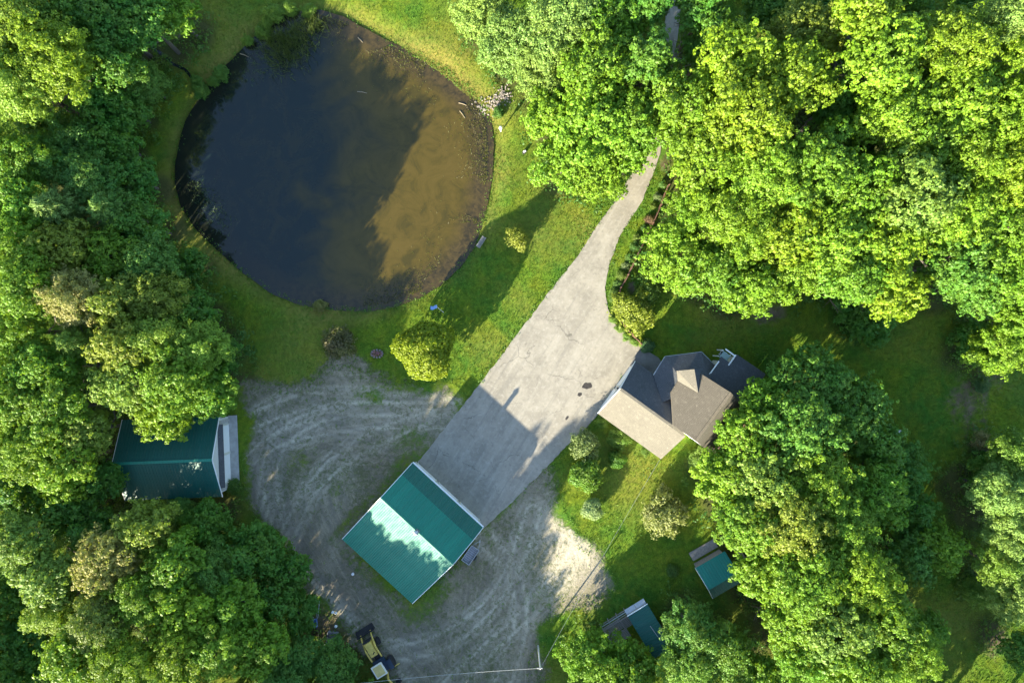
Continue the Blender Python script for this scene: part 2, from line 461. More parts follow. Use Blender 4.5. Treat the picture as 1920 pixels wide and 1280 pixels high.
 (330,1225,56,13,'maple','Y','sunny crown near the bottom border in the bottom left wood'),
 (410,1215,52,12,'maple','L','bright crown near the bottom border, left of the feathery shade trees'),
 (485,1215,46,10,'maple','G','green crown at the east rim of the bottom left wood'),
 (560,1235,42,6,'fine','D','shaded feathery tree near the rusty brush pile'),
 (625,1255,42,6,'fine','D','shaded feathery tree on the bottom border beside the digger'),
 (530,1270,40,7,'fine','D','shaded feathery tree on the bottom border under the bright crowns'),
 (556,1152,34,5,'maple','D','dark low tree north of the rusty brush pile, by the gravel track'),
 (20,1130,44,7,'maple','D','low dark tree on the left border in the dark lower gap'),
 (42,1195,44,7,'maple','D','dark bluish tree low on the left border'),
 (18,1258,44,8,'maple','B','bluish green tree in the bottom left corner'),
 (85,1262,36,6,'maple','D','low dark tree on the bottom border next to the corner'),
 (75,955,34,6,'maple','D','low dark tree by the left border between the two halves of the wood'),
 (62,232,40,5,'maple','D','low dark tree at the bottom of the black gap, left border'),
 (1440,18,44,10,'maple','D','dark shaded tree on the top border north of the yellow-green maples'),
 (1555,15,42,10,'maple','D','dark shaded tree on the top border in the north-east hollow'),
 (1690,22,44,11,'maple','B','shaded tree on the top border between the two bright tufted maples'),
 (1555,95,44,9,'maple','D','dark low tree in the north-east hollow below the border'),
 (1815,15,40,10,'maple','D','shaded tree in the dark notch near the top right'),
]
# woodland that goes on past the photo's lower and left borders (it throws the long shadows)
OFF = [(-70,40,70,15),(-75,160,70,15),(-75,290,70,14),(-80,420,70,14),(-80,540,70,15),(-80,660,70,15),(-80,780,70,15),(-80,900,70,14),(-75,1030,70,14),(-75,1150,70,14),(-70,1270,70,14),
 (-60,1390,70,15),(60,1370,66,15),(175,1360,66,16),(290,1350,66,16),(400,1345,62,15),(500,1370,60,14),(560,1420,60,14),
 (120,1480,70,16),(250,1470,70,17),(370,1460,70,17),(480,1480,70,17),(580,1500,60,15),(640,1415,44,15.5),(648,1462,46,13.5),(760,1450,46,9.5),(830,1425,46,7),(700,1345,44,8),(765,1352,44,7.5),(830,1368,40,6.6),(880,1400,40,6.2),(640,1345,44,9),(585,1345,44,9.5),(735,1395,50,8.6),(800,1395,46,7),(545,1330,44,10),(500,1300,44,10.5),(600,1400,50,11),(648,1302,40,5.2),(700,1302,36,4.4),(590,1310,40,7),(470,1318,50,10),(1700,1330,44,6.5),(1640,1325,44,6.5),(660,1372,44,6),(725,1372,44,5),(610,1435,50,7),(560,1400,48,7.5),(680,1410,46,6.5),(920,1450,50,7),(670,1560,60,12.5),(800,1560,70,9.5),
 (1010,1400,60,9),(1120,1380,60,10),(1240,1370,60,11),(1370,1370,62,13),(1490,1380,66,14),(1610,1370,66,15),(1720,1380,66,14),(1830,1370,60,12),(1180,1480,60,14),(1330,1480,60,14),(1480,1480,60,15),(1640,1480,60,15),(1800,1480,60,13),
 (2010,60,66,16),(2010,190,66,16),(2010,320,66,16),(2010,450,66,14),(2010,900,60,11),(2010,1020,60,11),(2010,1150,60,11),(2010,1300,60,11),
 (60,-90,66,14),(190,-90,66,14),(320,-90,60,12),(960,-80,60,12),(1070,-80,60,13),(1170,-90,60,13),(1370,-90,60,15),(1490,-80,60,15),(1610,-90,60,16),(1740,-90,60,16),(1880,-90,60,16)]
TP = []
for (px, py, r, h, k, c, lab) in TREES:
    w = W(px, py, 0.72 * h); TP.append((w[0], w[1], r * 0.06 * (1 - 0.72 * h / CAM_H), h))
for (px, py, r, h) in OFF:
    w = W(px, py, 0); TP.append((w[0], w[1], r * 0.06, h))
TP = np.array(TP)
# ------------------------------------------------------------------ ground
def axis(a, b, step):
    f = list(np.arange(a, b + 1e-6, step))
    return np.array([-2500, -900, -400, -200, -120] + [x for x in f if -110 < x < 110] + [120, 200, 400, 900, 2500.0])
xs = axis(-66, 66, 0.36); ys = axis(-58, 46, 0.36)
GX, GY = np.meshgrid(xs, ys); GP = np.stack([GX.ravel(), GY.ravel()], 1)
sp, sg, sd = sdf(GP, POND), sdf(GP, GRAVEL), sdf(GP, DRIVE)
gz = ground_z(GP)
GARAGE_STRIP = WP([(770,858),(640,990),(618,1015),(640,1040),(770,1160),(800,1150),(890,1075),(925,1035),(915,1000)])
strip = np.clip(1 - np.abs(sdf(GP, GARAGE_STRIP)) / 1.0, 0, 1)
def blob(px, py, r, ell=1.0, ang=0.0):
    c = W(px, py); d = GP - c; ca, sa = math.cos(ang), math.sin(ang)
    x = d[:, 0] * ca + d[:, 1] * sa; y = (-d[:, 0] * sa + d[:, 1] * ca) * ell
    return np.exp(-(x * x + y * y) / (r * 0.06) ** 2)
n1 = wob(GP, 12, 36)
grav = sstep(-sg + 0.8 * n1 * 0.8, -2.1, 1.0)
weeds = 1.1 * blob(765, 835, 45, 1.3, .8) + .5 * strip + .55 * blob(800, 1150, 45) + .35 * blob(560, 860, 40) + .3 * blob(1010, 1130, 50) + .35 * blob(640, 900, 60, 1.6, .7) + .4 * blob(985, 1030, 22, 2.5, 2.0) + 0.55 * blob(700, 745, 50, 1.5, 0)
scrub = np.clip(1.0 * strip * 1.3 + 1.2 * blob(765, 835, 45, 1.3, .8) + .6 * blob(800, 1150, 45) + .5 * blob(985, 1030, 22, 2.5, 2.0), 0, 1)
grav = np.clip(grav - weeds * (0.8 + 0.25 * n1), 0, 1)
dirt = .9 * blob(1440, 590, 45, 2.2, .15) + .5 * blob(1800, 745, 45) + .45 * blob(1830, 820, 60) + .55 * blob(1860, 700, 50) + .7 * blob(1865, 1200, 45) + .7 * blob(1250, 305, 26, 1.6, 1.3) + .7 * blob(1010, 245, 22, .7, 1.4) + .8 * blob(608, 1180, 60, 1.2, .8) + .6 * blob(1095, 800, 22, 2.4, .8) + .9 * blob(1185, 540, 14) + .5 * blob(1300, 1160, 60) + .6 * blob(640, 700, 30) + .8 * blob(1255, 1190, 30) + .7 * blob(1500, 1000, 60)
sun_patch = np.clip(1.1 * blob(1075, 1010, 70, 1.4, -1.0) + .7 * blob(1045, 1090, 40), 0, 1)  # sunlit patch painted into the gravel colour as a pale sandy tone
rim = np.exp(-((sp - 0.9) / 1.5) ** 2)
dirt = np.clip(dirt, 0, 1)
dry = np.clip(.55 * rim + .6 * blob(690, 30, 60, .8) + .35 * blob(860, 110, 60) + .5 * blob(1000, 600, 60, 2.5, -0.95) + .45 * blob(1190, 900, 60) + .35 * blob(985, 290, 70) + .5 * blob(1110, 440, 70, 3, -1.0) + .3 * blob(370, 90, 60) + .22 * wob(GP, 8, 30), 0, 1)
TRACK = WP([(800, 1420), (700, 1270), (620, 1170), (560, 1080), (520, 990), (500, 900), (520, 820), (600, 775), (700, 765), (860, 770)])
tu, tv = pline(GP, TRACK)
TRACK2 = WP([(980, 1400), (960, 1240), (985, 1120), (990, 1020), (975, 950), (1020, 900)])
t2u, t2v = pline(GP, TRACK2)
use2 = t2u < tu - 1; tu = np.where(use2, t2u, tu); tv = np.where(use2, t2v + 100, tv)
LANES = [TRACK, [W(*q) for q in ((860, 770), (760, 748), (660, 742), (560, 752), (470, 790))], [W(*q) for q in ((905, 1010), (960, 1060), (985, 1150), (950, 1260), (900, 1400))], [W(*q) for q in ((540, 1000), (590, 900), (680, 830), (780, 790), (860, 760))],
         [W(*q) for q in ((640, 1200), (760, 1230), (880, 1180), (960, 1080), (1000, 960))], [W(*q) for q in ((470, 860), (520, 820), (600, 800), (700, 790), (840, 790))], [W(*q) for q in ((610, 1130), (700, 1230), (800, 1320))], [W(*q) for q in ((800, 1330), (900, 1230), (1020, 1120), (1080, 1040))]]
rut = np.zeros(len(GP)); near = np.abs(GP).max(1) < 70
for i_, L_ in enumerate(LANES):
    # smooth the lane into a curve
    L_ = np.array(L_)
    for _ in range(3): L_ = np.vstack([L_[:1]] + [np.vstack([.75 * a + .25 * b, .25 * a + .75 * b]) for a, b in zip(L_[:-1], L_[1:])] + [L_[-1:]])
    d_, u_ = pline(GP[near], L_)
    for off_, am in ((.75, 1.0), (1.35, .5), (.25, .35)): rut[near] = np.maximum(rut[near], am * (.75 + .25 * np.sin(u_ * .6 + i_)) * np.exp(-((d_ - off_ - .12 * np.sin(u_ * .35 + i_)) / .20) ** 2))
road = (1 - sstep(pline(GP, TRACK)[0] + .5 * n1, 1.4, 3.0)) * (1 - sstep(pline(GP, TRACK)[1], 38, 52))
wet = np.exp(-np.clip(sp, 0, 9) / 0.5)
nx, ny = len(xs), len(ys)
I = np.arange(nx * ny).reshape(ny, nx)
F = np.stack([I[:-1, :-1].ravel(), I[:-1, 1:].ravel(), I[1:, 1:].ravel(), I[1:, :-1].ravel()], 1)
V = np.column_stack([GP, gz])
isg = (sg[F].mean(1) < 0.5 + 0.5 * n1[F].mean(1))

t = NT('lawn_and_gravel')
p = t.pos()
fine = t.noise(9, 3, 0.7, p); med = t.noise(1.7, 4, 0.6, p); big = t.noise(0.16, 3, 0.5, p); mow = t.noise(0.5, 3, 0.6, p, 0.6)
g1 = t.mix(t.mapr(big, 0.35, 0.68), (0.068, 0.200, 0.022), (0.180, 0.270, 0.014))
g1 = t.mix(t.mapr(mow, 0.42, 0.7, 0, 0.55), g1, (0.280, 0.285, 0.018))
g1 = t.mix(t.mapr(t.noise(0.9, 5, 0.7, p, 0.8), 0.50, 0.68, 0, 0.45), g1, (0.270, 0.265, 0.030))
g1 = t.mix(t.mapr(med, 0.30, 0.62, 0.65, 0), g1, (0.038, 0.085, 0.008))
g1 = t.mix(t.mapr(fine, 0.38, 0.72, 0.55, 0), g1, (0.024, 0.055, 0.006))
dryf = t.math('MULTIPLY', t.attr('dry'), t.mapr(t.noise(2.6, 4, .7, p), 0.3, 0.6, 0.35, 1.0))
g1 = t.mix(dryf, g1, (0.235, 0.200, 0.045))
# bare soil
soil = t.mix(t.mapr(med, 0.3, 0.7), (0.105, 0.080, 0.050), (0.185, 0.145, 0.095))
scr = t.math('MULTIPLY', t.attr('scrub'), t.mapr(t.noise(2.4, 6, .75, p, .6), .38, .60))
g1 = t.mix(t.math('MULTIPLY', scr, .85), g1, (0.120, 0.112, 0.060))
df = t.mapr(t.math('ADD', t.attr('dirt'), t.math('MULTIPLY', t.math('SUBTRACT', t.noise(1.1, 5, .65, p), 0.5), 1.1)), 0.35, 0.75, smooth=True)
g1 = t.mix(df, g1, soil)
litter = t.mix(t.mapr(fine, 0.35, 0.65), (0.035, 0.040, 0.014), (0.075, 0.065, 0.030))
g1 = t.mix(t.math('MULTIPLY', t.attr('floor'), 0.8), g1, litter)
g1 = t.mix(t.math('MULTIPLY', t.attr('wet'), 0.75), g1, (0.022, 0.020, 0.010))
# gravel with wheel tracks
wq = t.n('VectorMath', operation='SCALE'); wz = t.n('TexNoise'); t.l(p, wz.inputs['Vector']); wz.inputs['Scale'].default_value = 0.35; wz.inputs['Detail'].default_value = 3; t.l(wz.outputs['Color'], wq.inputs[0]); wq.inputs['Scale'].default_value = 2.2
tv0 = t.combine(t.math('MULTIPLY', t.attr('tu'), 1.9), t.math('MULTIPLY', t.attr('tv'), 0.16), 0.0)
va = t.n('VectorMath', operation='ADD'); t.l(tv0, va.inputs[0]); t.l(wq.outputs[0], va.inputs[1]); tvec = va.outputs[0]
tr = t.noise(1.0, 6, 0.68, tvec, 0.2)
warp = t.noise(0.9, 6, 0.72, p, 1.6)
peb = t.noise(16, 2, 0.7, p); peb2 = t.noise(5.5, 4, 0.75, p, 0.5)
gbig = t.noise(0.13, 4, .6, p, .8)
gc = t.mix(t.mapr(warp, 0.30, 0.70), (0.125, 0.106, 0.068), (0.245, 0.208, 0.138))
gc = t.mix(t.mapr(gbig, 0.50, 0.66, 0, 0.55), gc, (0.335, 0.290, 0.200))
gc = t.mix(t.mapr(tr, 0.36, 0.54, 0.6, 0), gc, (0.150, 0.135, 0.108))
gc = t.mix(t.mapr(gbig, 0.34, 0.48, 0.5, 0), gc, (0.150, 0.138, 0.112))
gc = t.mix(t.mapr(tr, 0.52, 0.66, 0, 0.5), gc, (0.380, 0.330, 0.235))
gc = t.mix(t.mapr(peb2, 0.54, 0.72, 0, 0.38), gc, (0.440, 0.385, 0.290))
gc = t.mix(t.mapr(peb, 0.30, 0.50, 0.45, 0), gc, (0.110, 0.102, 0.085))
gc = t.mix(t.math('MULTIPLY', t.attr('road'), 0.7), gc, t.mix(t.mapr(tr, .35, .65), (0.135, 0.118, 0.095), (0.215, 0.190, 0.152)))
gc = t.mix(t.math('MULTIPLY', t.attr('rut'), t.mapr(t.noise(.6, 5, .7, p, .5), .32, .50, 0, 1.0)), gc, (0.470, 0.420, 0.315))
gc = t.mix(t.math('MULTIPLY', t.attr('sun_patch'), t.mapr(peb2, .3, .6, .35, .95)), gc, (0.520, 0.460, 0.330))
wd = t.mapr(t.math('ADD', t.noise(2.2, 6, .75, p, 0.8), t.math('MULTIPLY', big, 0.4)), 0.68, 0.84, 0, 0.75)
gc = t.mix(wd, gc, (0.085, 0.100, 0.035))
gf = t.mapr(t.math('ADD', t.attr('gravel'), t.math('MULTIPLY', t.math('SUBTRACT', t.noise(1.6, 7, .72, p, 0.7), 0.5), 1.7)), 0.25, 0.80, smooth=True)
col = t.mix(gf, g1, gc)
hgt = t.math('ADD', t.math('MULTIPLY', fine, 0.7), t.math('MULTIPLY', med, 0.9))
hgt = t.math('ADD', hgt, t.math('MULTIPLY', tr, t.math('MULTIPLY', gf, 1.6)))
t.bsdf(col, 0.95, t.bump(hgt, 0.55, 0.10), spec=0.15)
M_GROUND = t.m

def sub_mesh(name, keep, mat, attrs):
    f = F[keep]; used = np.unique(f); mp = np.full(len(V), -1); mp[used] = np.arange(len(used))
    return np_mesh(name, V[used], mp[f], mat, {k: ('POINT', a[used]) for k, a in attrs.items()}, True)
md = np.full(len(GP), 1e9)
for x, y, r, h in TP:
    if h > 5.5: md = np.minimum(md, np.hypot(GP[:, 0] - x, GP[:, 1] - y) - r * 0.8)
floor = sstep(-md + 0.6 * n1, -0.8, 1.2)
AT = dict(sun_patch=sun_patch, road=road, rut=rut, gravel=grav, scrub=scrub, dirt=dirt, dry=dry, tu=tu, tv=tv, wet=wet, floor=floor * (sg > 1) * (sd > 0.5))
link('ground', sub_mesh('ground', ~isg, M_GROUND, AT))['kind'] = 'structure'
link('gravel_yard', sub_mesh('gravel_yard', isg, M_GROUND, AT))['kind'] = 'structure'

# ---- paved drive
def fray(poly, step=0.35, amp=0.07, seed=1):
    rr = random.Random(seed); out = []
    for i in range(len(poly)):
        a, b = Vector(poly[i]), Vector(poly[(i + 1) % len(poly)]); n = max(1, int((b - a).length / step))
        for k in range(n):
            q = a.lerp(b, k / n); out.append((q.x + rr.gauss(0, amp), q.y + rr.gauss(0, amp)))
    return out
t = NT('worn_asphalt'); p = t.pos()
f1, f2, f3 = t.noise(0.35, 4, .6, p, .5), t.noise(2.4, 5, .7, p, .4), t.noise(22, 2, .7, p)
c = t.mix(t.mapr(f1, .35, .65), (.220, .200, .158), (.305, .278, .220))
c = t.mix(t.mapr(f2, .52, .72, 0, .75), c, (.370, .345, .290))
c = t.mix(t.mapr(f2, .30, .44, .55, 0), c, (.140, .130, .105))
c = t.mix(t.mapr(f3, .3, .5, .4, 0), c, (.200, .188, .165))
def crack(scale, w, rnd=1.0):
    v = t.n('TexVoronoi', feature='DISTANCE_TO_EDGE'); wv = t.n('VectorMath', operation='ADD')
    nz = t.n('TexNoise'); t.l(p, nz.inputs['Vector']); nz.inputs['Scale'].default_value = 1.2; nz.inputs['Detail'].default_value = 5
    t.l(p, wv.inputs[0]); t.l(nz.outputs['Color'], wv.inputs[1]); t.l(wv.outputs[0], v.inputs['Vector']); v.inputs['Scale'].default_value = scale
    return t.mapr(v.outputs['Distance'], 0, w, 1, 0)
ck = t.math('MULTIPLY', crack(0.20, 0.010), t.mapr(t.noise(.25, 2, .5, p), .45, .6))
c = t.mix(t.math('MULTIPLY', ck, .8), c, (.07, .065, .055))
sd_x = t.n('SeparateXYZ'); t.l(p, sd_x.inputs[0]); X_, Y_ = sd_x.outputs[0], sd_x.outputs[1]
mpd = t.combine(t.math('MULTIPLY', t.math('SUBTRACT', t.math('MULTIPLY', X_, .85), t.math('MULTIPLY', Y_, .53)), 1.5), t.math('MULTIPLY', t.math('ADD', t.math('MULTIPLY', X_, .53), t.math('MULTIPLY', Y_, .85)), .09))
ty = t.noise(1.0, 4, .6, mpd, .2)
c = t.mix(t.mapr(ty, .54, .68, 0, .45), c, (.165, .155, .130))
c = t.mix(t.mapr(ty, .46, .34, 0, .35), c, (.345, .325, .270))
sp_ = t.mapr(t.noise(.9, 3, .5, p), .70, .74, 0, .55)
c = t.mix(sp_, c, (.12, .11, .09))
t.bsdf(c, .9, t.bump(t.math('ADD', f2, t.math('MULTIPLY', f3, .5)), .5, .03), spec=.3)
M_ASPH = t.m
MB().slab([(x, y, .055) for x, y in fray(DRIVE, .45, .035)], .12).build('driveway', M_ASPH)['kind'] = 'structure'
t = NT('dark_asphalt'); p = t.pos()
c = t.mix(t.mapr(t.noise(.8, 5, .6, p), .35, .65), (.13, .125, .115), (.20, .19, .17))
t.bsdf(c, .9, t.bump(t.noise(20, 2, .7, p), .4, .02), spec=.3)
MB().slab([(x, y, .059) for x, y in APRON], .12).build('side_walkway', t.m)['kind'] = 'structure'
M_OIL = plain('oil', (.045, .038, .030), .35, .3)
def stain(px, py, r, el, ang, seed):
    rr = random.Random(seed); c0 = W(px, py); pts = []
    for k in range(26):
        a = 2 * math.pi * k / 26; q = r * (1 + .16 * math.sin(2 * a + seed) + .10 * math.sin(5 * a + 2 * seed) + rr.gauss(0, .03))
        x, y = q * math.cos(a), q * math.sin(a) * el; pts.append((c0[0] + x * math.cos(ang) - y * math.sin(ang), c0[1] + x * math.sin(ang) + y * math.cos(ang), .060))
    return MB().slab(pts, .004)
tag(stain(1101, 723, .52, .75, .5, 3).build('oil_stain', M_OIL), 'larger dark oil stain on the paved drive in front of the house garage', 'stain', 'stains on the drive')
tag(stain(1087, 739, .30, .6, .1, 5).build('oil_stain', M_OIL), 'smaller dark oil stain just below and left of the larger one', 'stain', 'stains on the drive')
tag(stain(1063, 783, .22, .7, 1.0, 8).build('oil_stain', M_OIL), 'faint dark spot on the drive within the tree-shaped shadow', 'stain', 'stains on the drive')

# ---- pond
t = NT('pond_water'); p = t.pos()
sh = t.attr('shore'); cl = t.noise(.10, 3, .55, p, .8); cm = t.noise(.33, 6, .7, p, 1.4)
deep = t.mix(t.mapr(cm, .35, .7), (.042, .034, .005), (.100, .068, .008))
sx = t.n('SeparateXYZ'); t.l(p, sx.inputs[0])
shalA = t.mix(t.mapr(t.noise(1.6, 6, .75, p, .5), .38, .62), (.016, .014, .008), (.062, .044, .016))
sunlit_shelf = t.mapr(t.math('ADD', sx.outputs[0], t.math('MULTIPLY', t.math('SUBTRACT', cl, .5), 22.0)), -24, -14, smooth=True)  # light painted into the water: sunlit brown eastern shallows, shaded dark west
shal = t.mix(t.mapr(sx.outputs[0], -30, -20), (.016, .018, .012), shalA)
c = t.mix(sunlit_shelf, (.007, .015, .013), deep)
c = t.mix(t.mapr(cm, .45, .7, 0, .4), c, (.040, .034, .012))
c = t.mix(t.mapr(t.math('ADD', sh, t.math('MULTIPLY', t.math('SUBTRACT', t.noise(.7, 5, .7, p), .5), 2.0)), .9, 2.6, .85, 0), c, shal)
rip = t.noise(2.5, 3, .5, p)
b = t.bsdf(c, .06, t.bump(rip, .02, .02), spec=.5, ior=1.50)
v = np.array(POND)
pf = fray([tuple(q) for q in v], .5, .02)
cx, cy = np.mean(v, 0)
rings = [1.03, .97, .93, .88, .8, .65, .4, .15]
PV = []; n = len(pf)
for s in rings: PV += [(cx + (x - cx) * s, cy + (y - cy) * s, -.30) for x, y in pf]
PV.append((cx, cy, -.30)); PF = []
for i in range(len(rings) - 1):
    for k in range(n): PF.append((i * n + k, i * n + (k + 1) % n, (i + 1) * n + (k + 1) % n, (i + 1) * n + k))
PF += [((len(rings) - 1) * n + k, (len(rings) - 1) * n + (k + 1) % n, len(PV) - 1) for k in range(n)]
me = bpy.data.meshes.new('pond_water'); me.from_pydata(PV, [], [f[::-1] for f in PF]); me.update()
at = me.attributes.new('shore', 'FLOAT', 'POINT'); at.data.foreach_set('value', (-sdf(np.array(PV)[:, :2], POND)).astype(np.float32))
me.materials.append(t.m)
if me.polygons[0].normal.z < 0: me.flip_normals()
link('pond_water', me)['kind'] = 'structure'
# brook into the pond from the west wood
BROOK = WP([(270, 78), (300, 100), (322, 118), (345, 130), (362, 148), (378, 160)])
bl = []; 
for i, q in enumerate(BROOK):
    a = Vector(BROOK[max(i - 1, 0)]); b_ = Vector(BROOK[min(i + 1, len(BROOK) - 1)]); d = (b_ - a).normalized(); nrm = Vector((-d.y, d.x))
    bl.append((Vector(q) + nrm * (.16 + .06 * math.sin(i * 2.3)), Vector(q) - nrm * (.16 + .05 * math.cos(i * 3.1))))
top = [(a.x, a.y, ground_z([a])[0] + .035) for a, _ in bl] + [(b_.x, b_.y, ground_z([b_])[0] + .035) for _, b_ in bl[::-1]]
bm_ = MB(); k = len(bl)
bm_.add(top, [(i, i + 1, 2 * k - 2 - i, 2 * k - 1 - i) for i in range(k - 1)])
bm_.build('brook', plain('brook_water', (.012, .016, .014), .12, .3))['kind'] = 'structure'

# ------------------------------------------------------------------ leaf clouds
def unit(a): return a / np.maximum(np.linalg.norm(a, axis=1, keepdims=True), 1e-9)
def leaf_cloud(Cn, Nn, per, spread, lsize, rng, aspect=.62, flat=.45, cvar=None, elong=None):
    N = len(Cn); Cc = np.repeat(Cn, per, 0); Nc = np.repeat(Nn, per, 0)
    M = len(Cc)
    off = rng.normal(0, 1, (M, 3)); off -= (off * Nc).sum(1, keepdims=True) * Nc * (1 - flat)
    rad = np.linalg.norm(off, axis=1, keepdims=True)
    pos = Cc + off * spread * .55 - Nc * (rad ** 2) * spread * .12
    nn = unit(Nc * .8 + off * .45 + rng.normal(0, .45, (M, 3)) + np.array([0, 0, .25]))
    tg = rng.normal(0, 1, (M, 3)) if elong is None else np.repeat(elong, per, 0) + rng.normal(0, .25, (M, 3))
    tg = unit(tg - (tg * nn).sum(1, keepdims=True) * nn); bt = np.cross(nn, tg)
    L = lsize * rng.uniform(.7, 1.3, (M, 1)) * .5
    V = np.stack([pos - tg * L, pos - bt * L * aspect + nn * L * .15, pos + tg * L, pos + bt * L * aspect + nn * L * .15], 1).reshape(-1, 3)
    F = np.arange(M * 4).reshape(M, 4)
    cv = rng.uniform(0, 1, N) if cvar is None else cvar
    var = np.clip(np.repeat(cv, per) * .55 + rng.uniform(0, 1, M) * .45, 0, 1)
    return V, F, var
def fib(n, rng):
    i = np.arange(n) + .5; ph = np.arccos(1 - 2 * i / n); th = math.pi * (1 + 5 ** .5) * i + rng.uniform(0, 6.28)
    return np.stack([np.cos(th) * np.sin(ph), np.sin(th) * np.sin(ph), np.cos(ph)], 1)
def crown_mesh(name, R, seed, mat, spacing=.56, per=14, spread=.27, lsize=.29, nl=44, lobe=(.15, .27), up=.8):
    """leaf sprays gathered into small uneven lobes over a ragged dome"""
    rng = np.random.RandomState(seed)
    d = fib(int(nl * 1.5), rng); d = d[d[:, 2] > -.40]; d = unit(d + rng.normal(0, .20, d.shape))
    th = np.arctan2(d[:, 1], d[:, 0]); ph = rng.uniform(0, 6.28, 3)
    rr = R * rng.uniform(.55, .92, len(d)) * (1 + .13 * np.cos(2 * th + ph[0]) + .09 * np.cos(3 * th + ph[1]) + .07 * np.cos(5 * th + ph[2]))
    LC = d * rr[:, None]; LC[:, 2] *= up; LR = R * rng.uniform(*lobe, len(d))
    LC = np.vstack([LC, rng.normal(0, .25 * R, (6, 3)) + [0, 0, .12 * R]]); LR = np.append(LR, R * .34 * np.ones(6))
    Cs, Ns, Vv = [], [], []
    for i, (c, r) in enumerate(zip(LC, LR)):
        k = fib(max(9, int(4 * math.pi * r * r / spacing ** 2)), rng)
        k = unit(k + rng.normal(0, .22, k.shape)); P = c + k * r * rng.uniform(.62, 1.40, (len(k), 1)) * np.array([1, 1, .85])
        ok = (k[:, 2] > -.35) | ((k * unit(c[None])).sum(1) > .35)
        for j, (c2, r2) in enumerate(zip(LC, LR)):
            if j != i: ok &= np.linalg.norm(P - c2, axis=1) > r2 * .72
        Cs.append(P[ok]); Ns.append(unit(k[ok] + unit(c[None]) * .4 + np.array([0, 0, .3]))); Vv.append(np.clip(rng.uniform(.25, .75) + rng.normal(0, .25, ok.sum()), 0, 1))
    bd = fib(70, rng); bd = bd[bd[:, 2] > -.25]; bd = unit(bd + rng.normal(0, .25, bd.shape))
    for q in bd:
        L_ = R * rng.uniform(.85, 1.22); st = np.arange(.55 * R, L_, spacing * .8)[:, None]; side = unit(rng.normal(0, 1, (1, 3)))
        pp = q * st + side * (st - .5 * R) * .22 + rng.normal(0, .08, (len(st), 3)); pp[:, 2] *= up
        Cs.append(pp); Ns.append(unit(np.tile(q, (len(st), 1)) * .5 + [0, 0, .8])); Vv.append(np.clip(rng.uniform(.4, .9) + rng.normal(0, .15, len(st)), 0, 1))
    Cs, Ns, Vv = np.vstack(Cs), np.vstack(Ns), np.concatenate(Vv)
    V, F, var = leaf_cloud(Cs, Ns, per, spread, lsize, rng, cvar=Vv, flat=.55)
    return np_mesh(name, V, F, mat, {'var': ('FACE', var)})
def pine_mesh(name, R, seed, mat):
    rng = np.random.RandomState(seed); Cs, Ns, El = [], [], []
    Hh = R * 1.9
    for w in range(15):
        f = w / 14; z = -Hh * .62 + f * Hh; L = R * (1 - f) ** .75 * 1.0 + .15
        nb = 8 if f < .7 else 6
        for b in range(nb):
            a = 2 * math.pi * (b + rng.uniform(-.3, .3)) / nb + w * 1.1; ll = L * rng.uniform(.75, 1.12)
            s = np.arange(.25, 1.0, .30 / max(ll, .4)); 
            for q in s:
                wd = (1 - q) * .5 * ll * .5
                for sd_ in (-1, 0, 1):
                    e = np.array([math.cos(a + sd_ * .5), math.sin(a + sd_ * .5), .35])
                    base = np.array([math.cos(a), math.sin(a), 0]) * ll * q + np.array([-math.sin(a), math.cos(a), 0]) * sd_ * wd
                    base[2] = z + .25 * ll * q * q + rng.normal(0, .05); Cs.append(base); Ns.append([0, 0, 1]); El.append(e)
    V, F, var = leaf_cloud(np.array(Cs), np.array(Ns, float), 7, .22, .40, rng, aspect=.18, elong=np.array(El))
    return np_mesh(name, V, F, mat, {'var': ('FACE', var)})
def ball_mesh(name, R, seed, mat, spacing=.26, lsize=.24, per=9, zs=.9):
    rng = np.random.RandomState(seed); k = fib(int(4 * math.pi * R * R / spacing ** 2), rng); k = k[k[:, 2] > -.6]
    dd = fib(34, rng); lump = np.max(k @ dd.T, 1); r = R * (.62 + .40 * sstep(lump, .80, 1.0)) * (1 + .10 * np.sin(3 * np.arctan2(k[:, 1], k[:, 0]) + seed) + .07 * np.sin(5 * np.arctan2(k[:, 1], k[:, 0]) + 2 * seed)) * rng.uniform(.88, 1.08, len(k)); P = k * r[:, None] * [1, 1, zs]
    V, F, var = leaf_cloud(P, k, per, .2, lsize, rng); V2, F2, v2 = leaf_cloud(P * .75, k, 4, .3, lsize, rng)
    return np_mesh(name, np.vstack([V, V2]), np.vstack([F, F2 + len(V)]), mat, {'var': ('FACE', np.append(var, v2))})
M_LEAF = leaf_mat('leaves')
M_FINE = leaf_mat('fine_leaves', .34, .95)
M_NEEDLE = leaf_mat('needles', .15, .95)
M_BARK = plain('bark', (.11, .095, .075), .9, .35, 4)
M_TWIG = plain('pale_twigs', (.32, .28, .24), .9, .3, 4)
CR = {'maple': [(4.2, crown_mesh('maple_crown', 4.2, 10 + i, M_LEAF, nl=(26, 40, 54, 34, 64)[i], lobe=((.22, .34), (.16, .27), (.12, .20), (.18, .30), (.11, .18))[i], lsize=(.31, .28, .24, .30, .22)[i], spacing=(.60, .55, .48, .60, .46)[i])) for i in range(5)],
      'maple_s': [(2.9, crown_mesh('small_maple_crown', 2.9, 30 + i, M_LEAF, spacing=.52, nl=30)) for i in range(3)],
      'fine': [(3.4, crown_mesh('fine_crown', 3.4, 50 + i, M_FINE, spacing=.36, per=12, spread=.24, lsize=.19, nl=60, lobe=(.13, .23), up=.9)) for i in range(3)],
      'pine': [(2.9, pine_mesh('pine_crown', 2.9, 70 + i, M_NEEDLE)) for i in range(2)]}
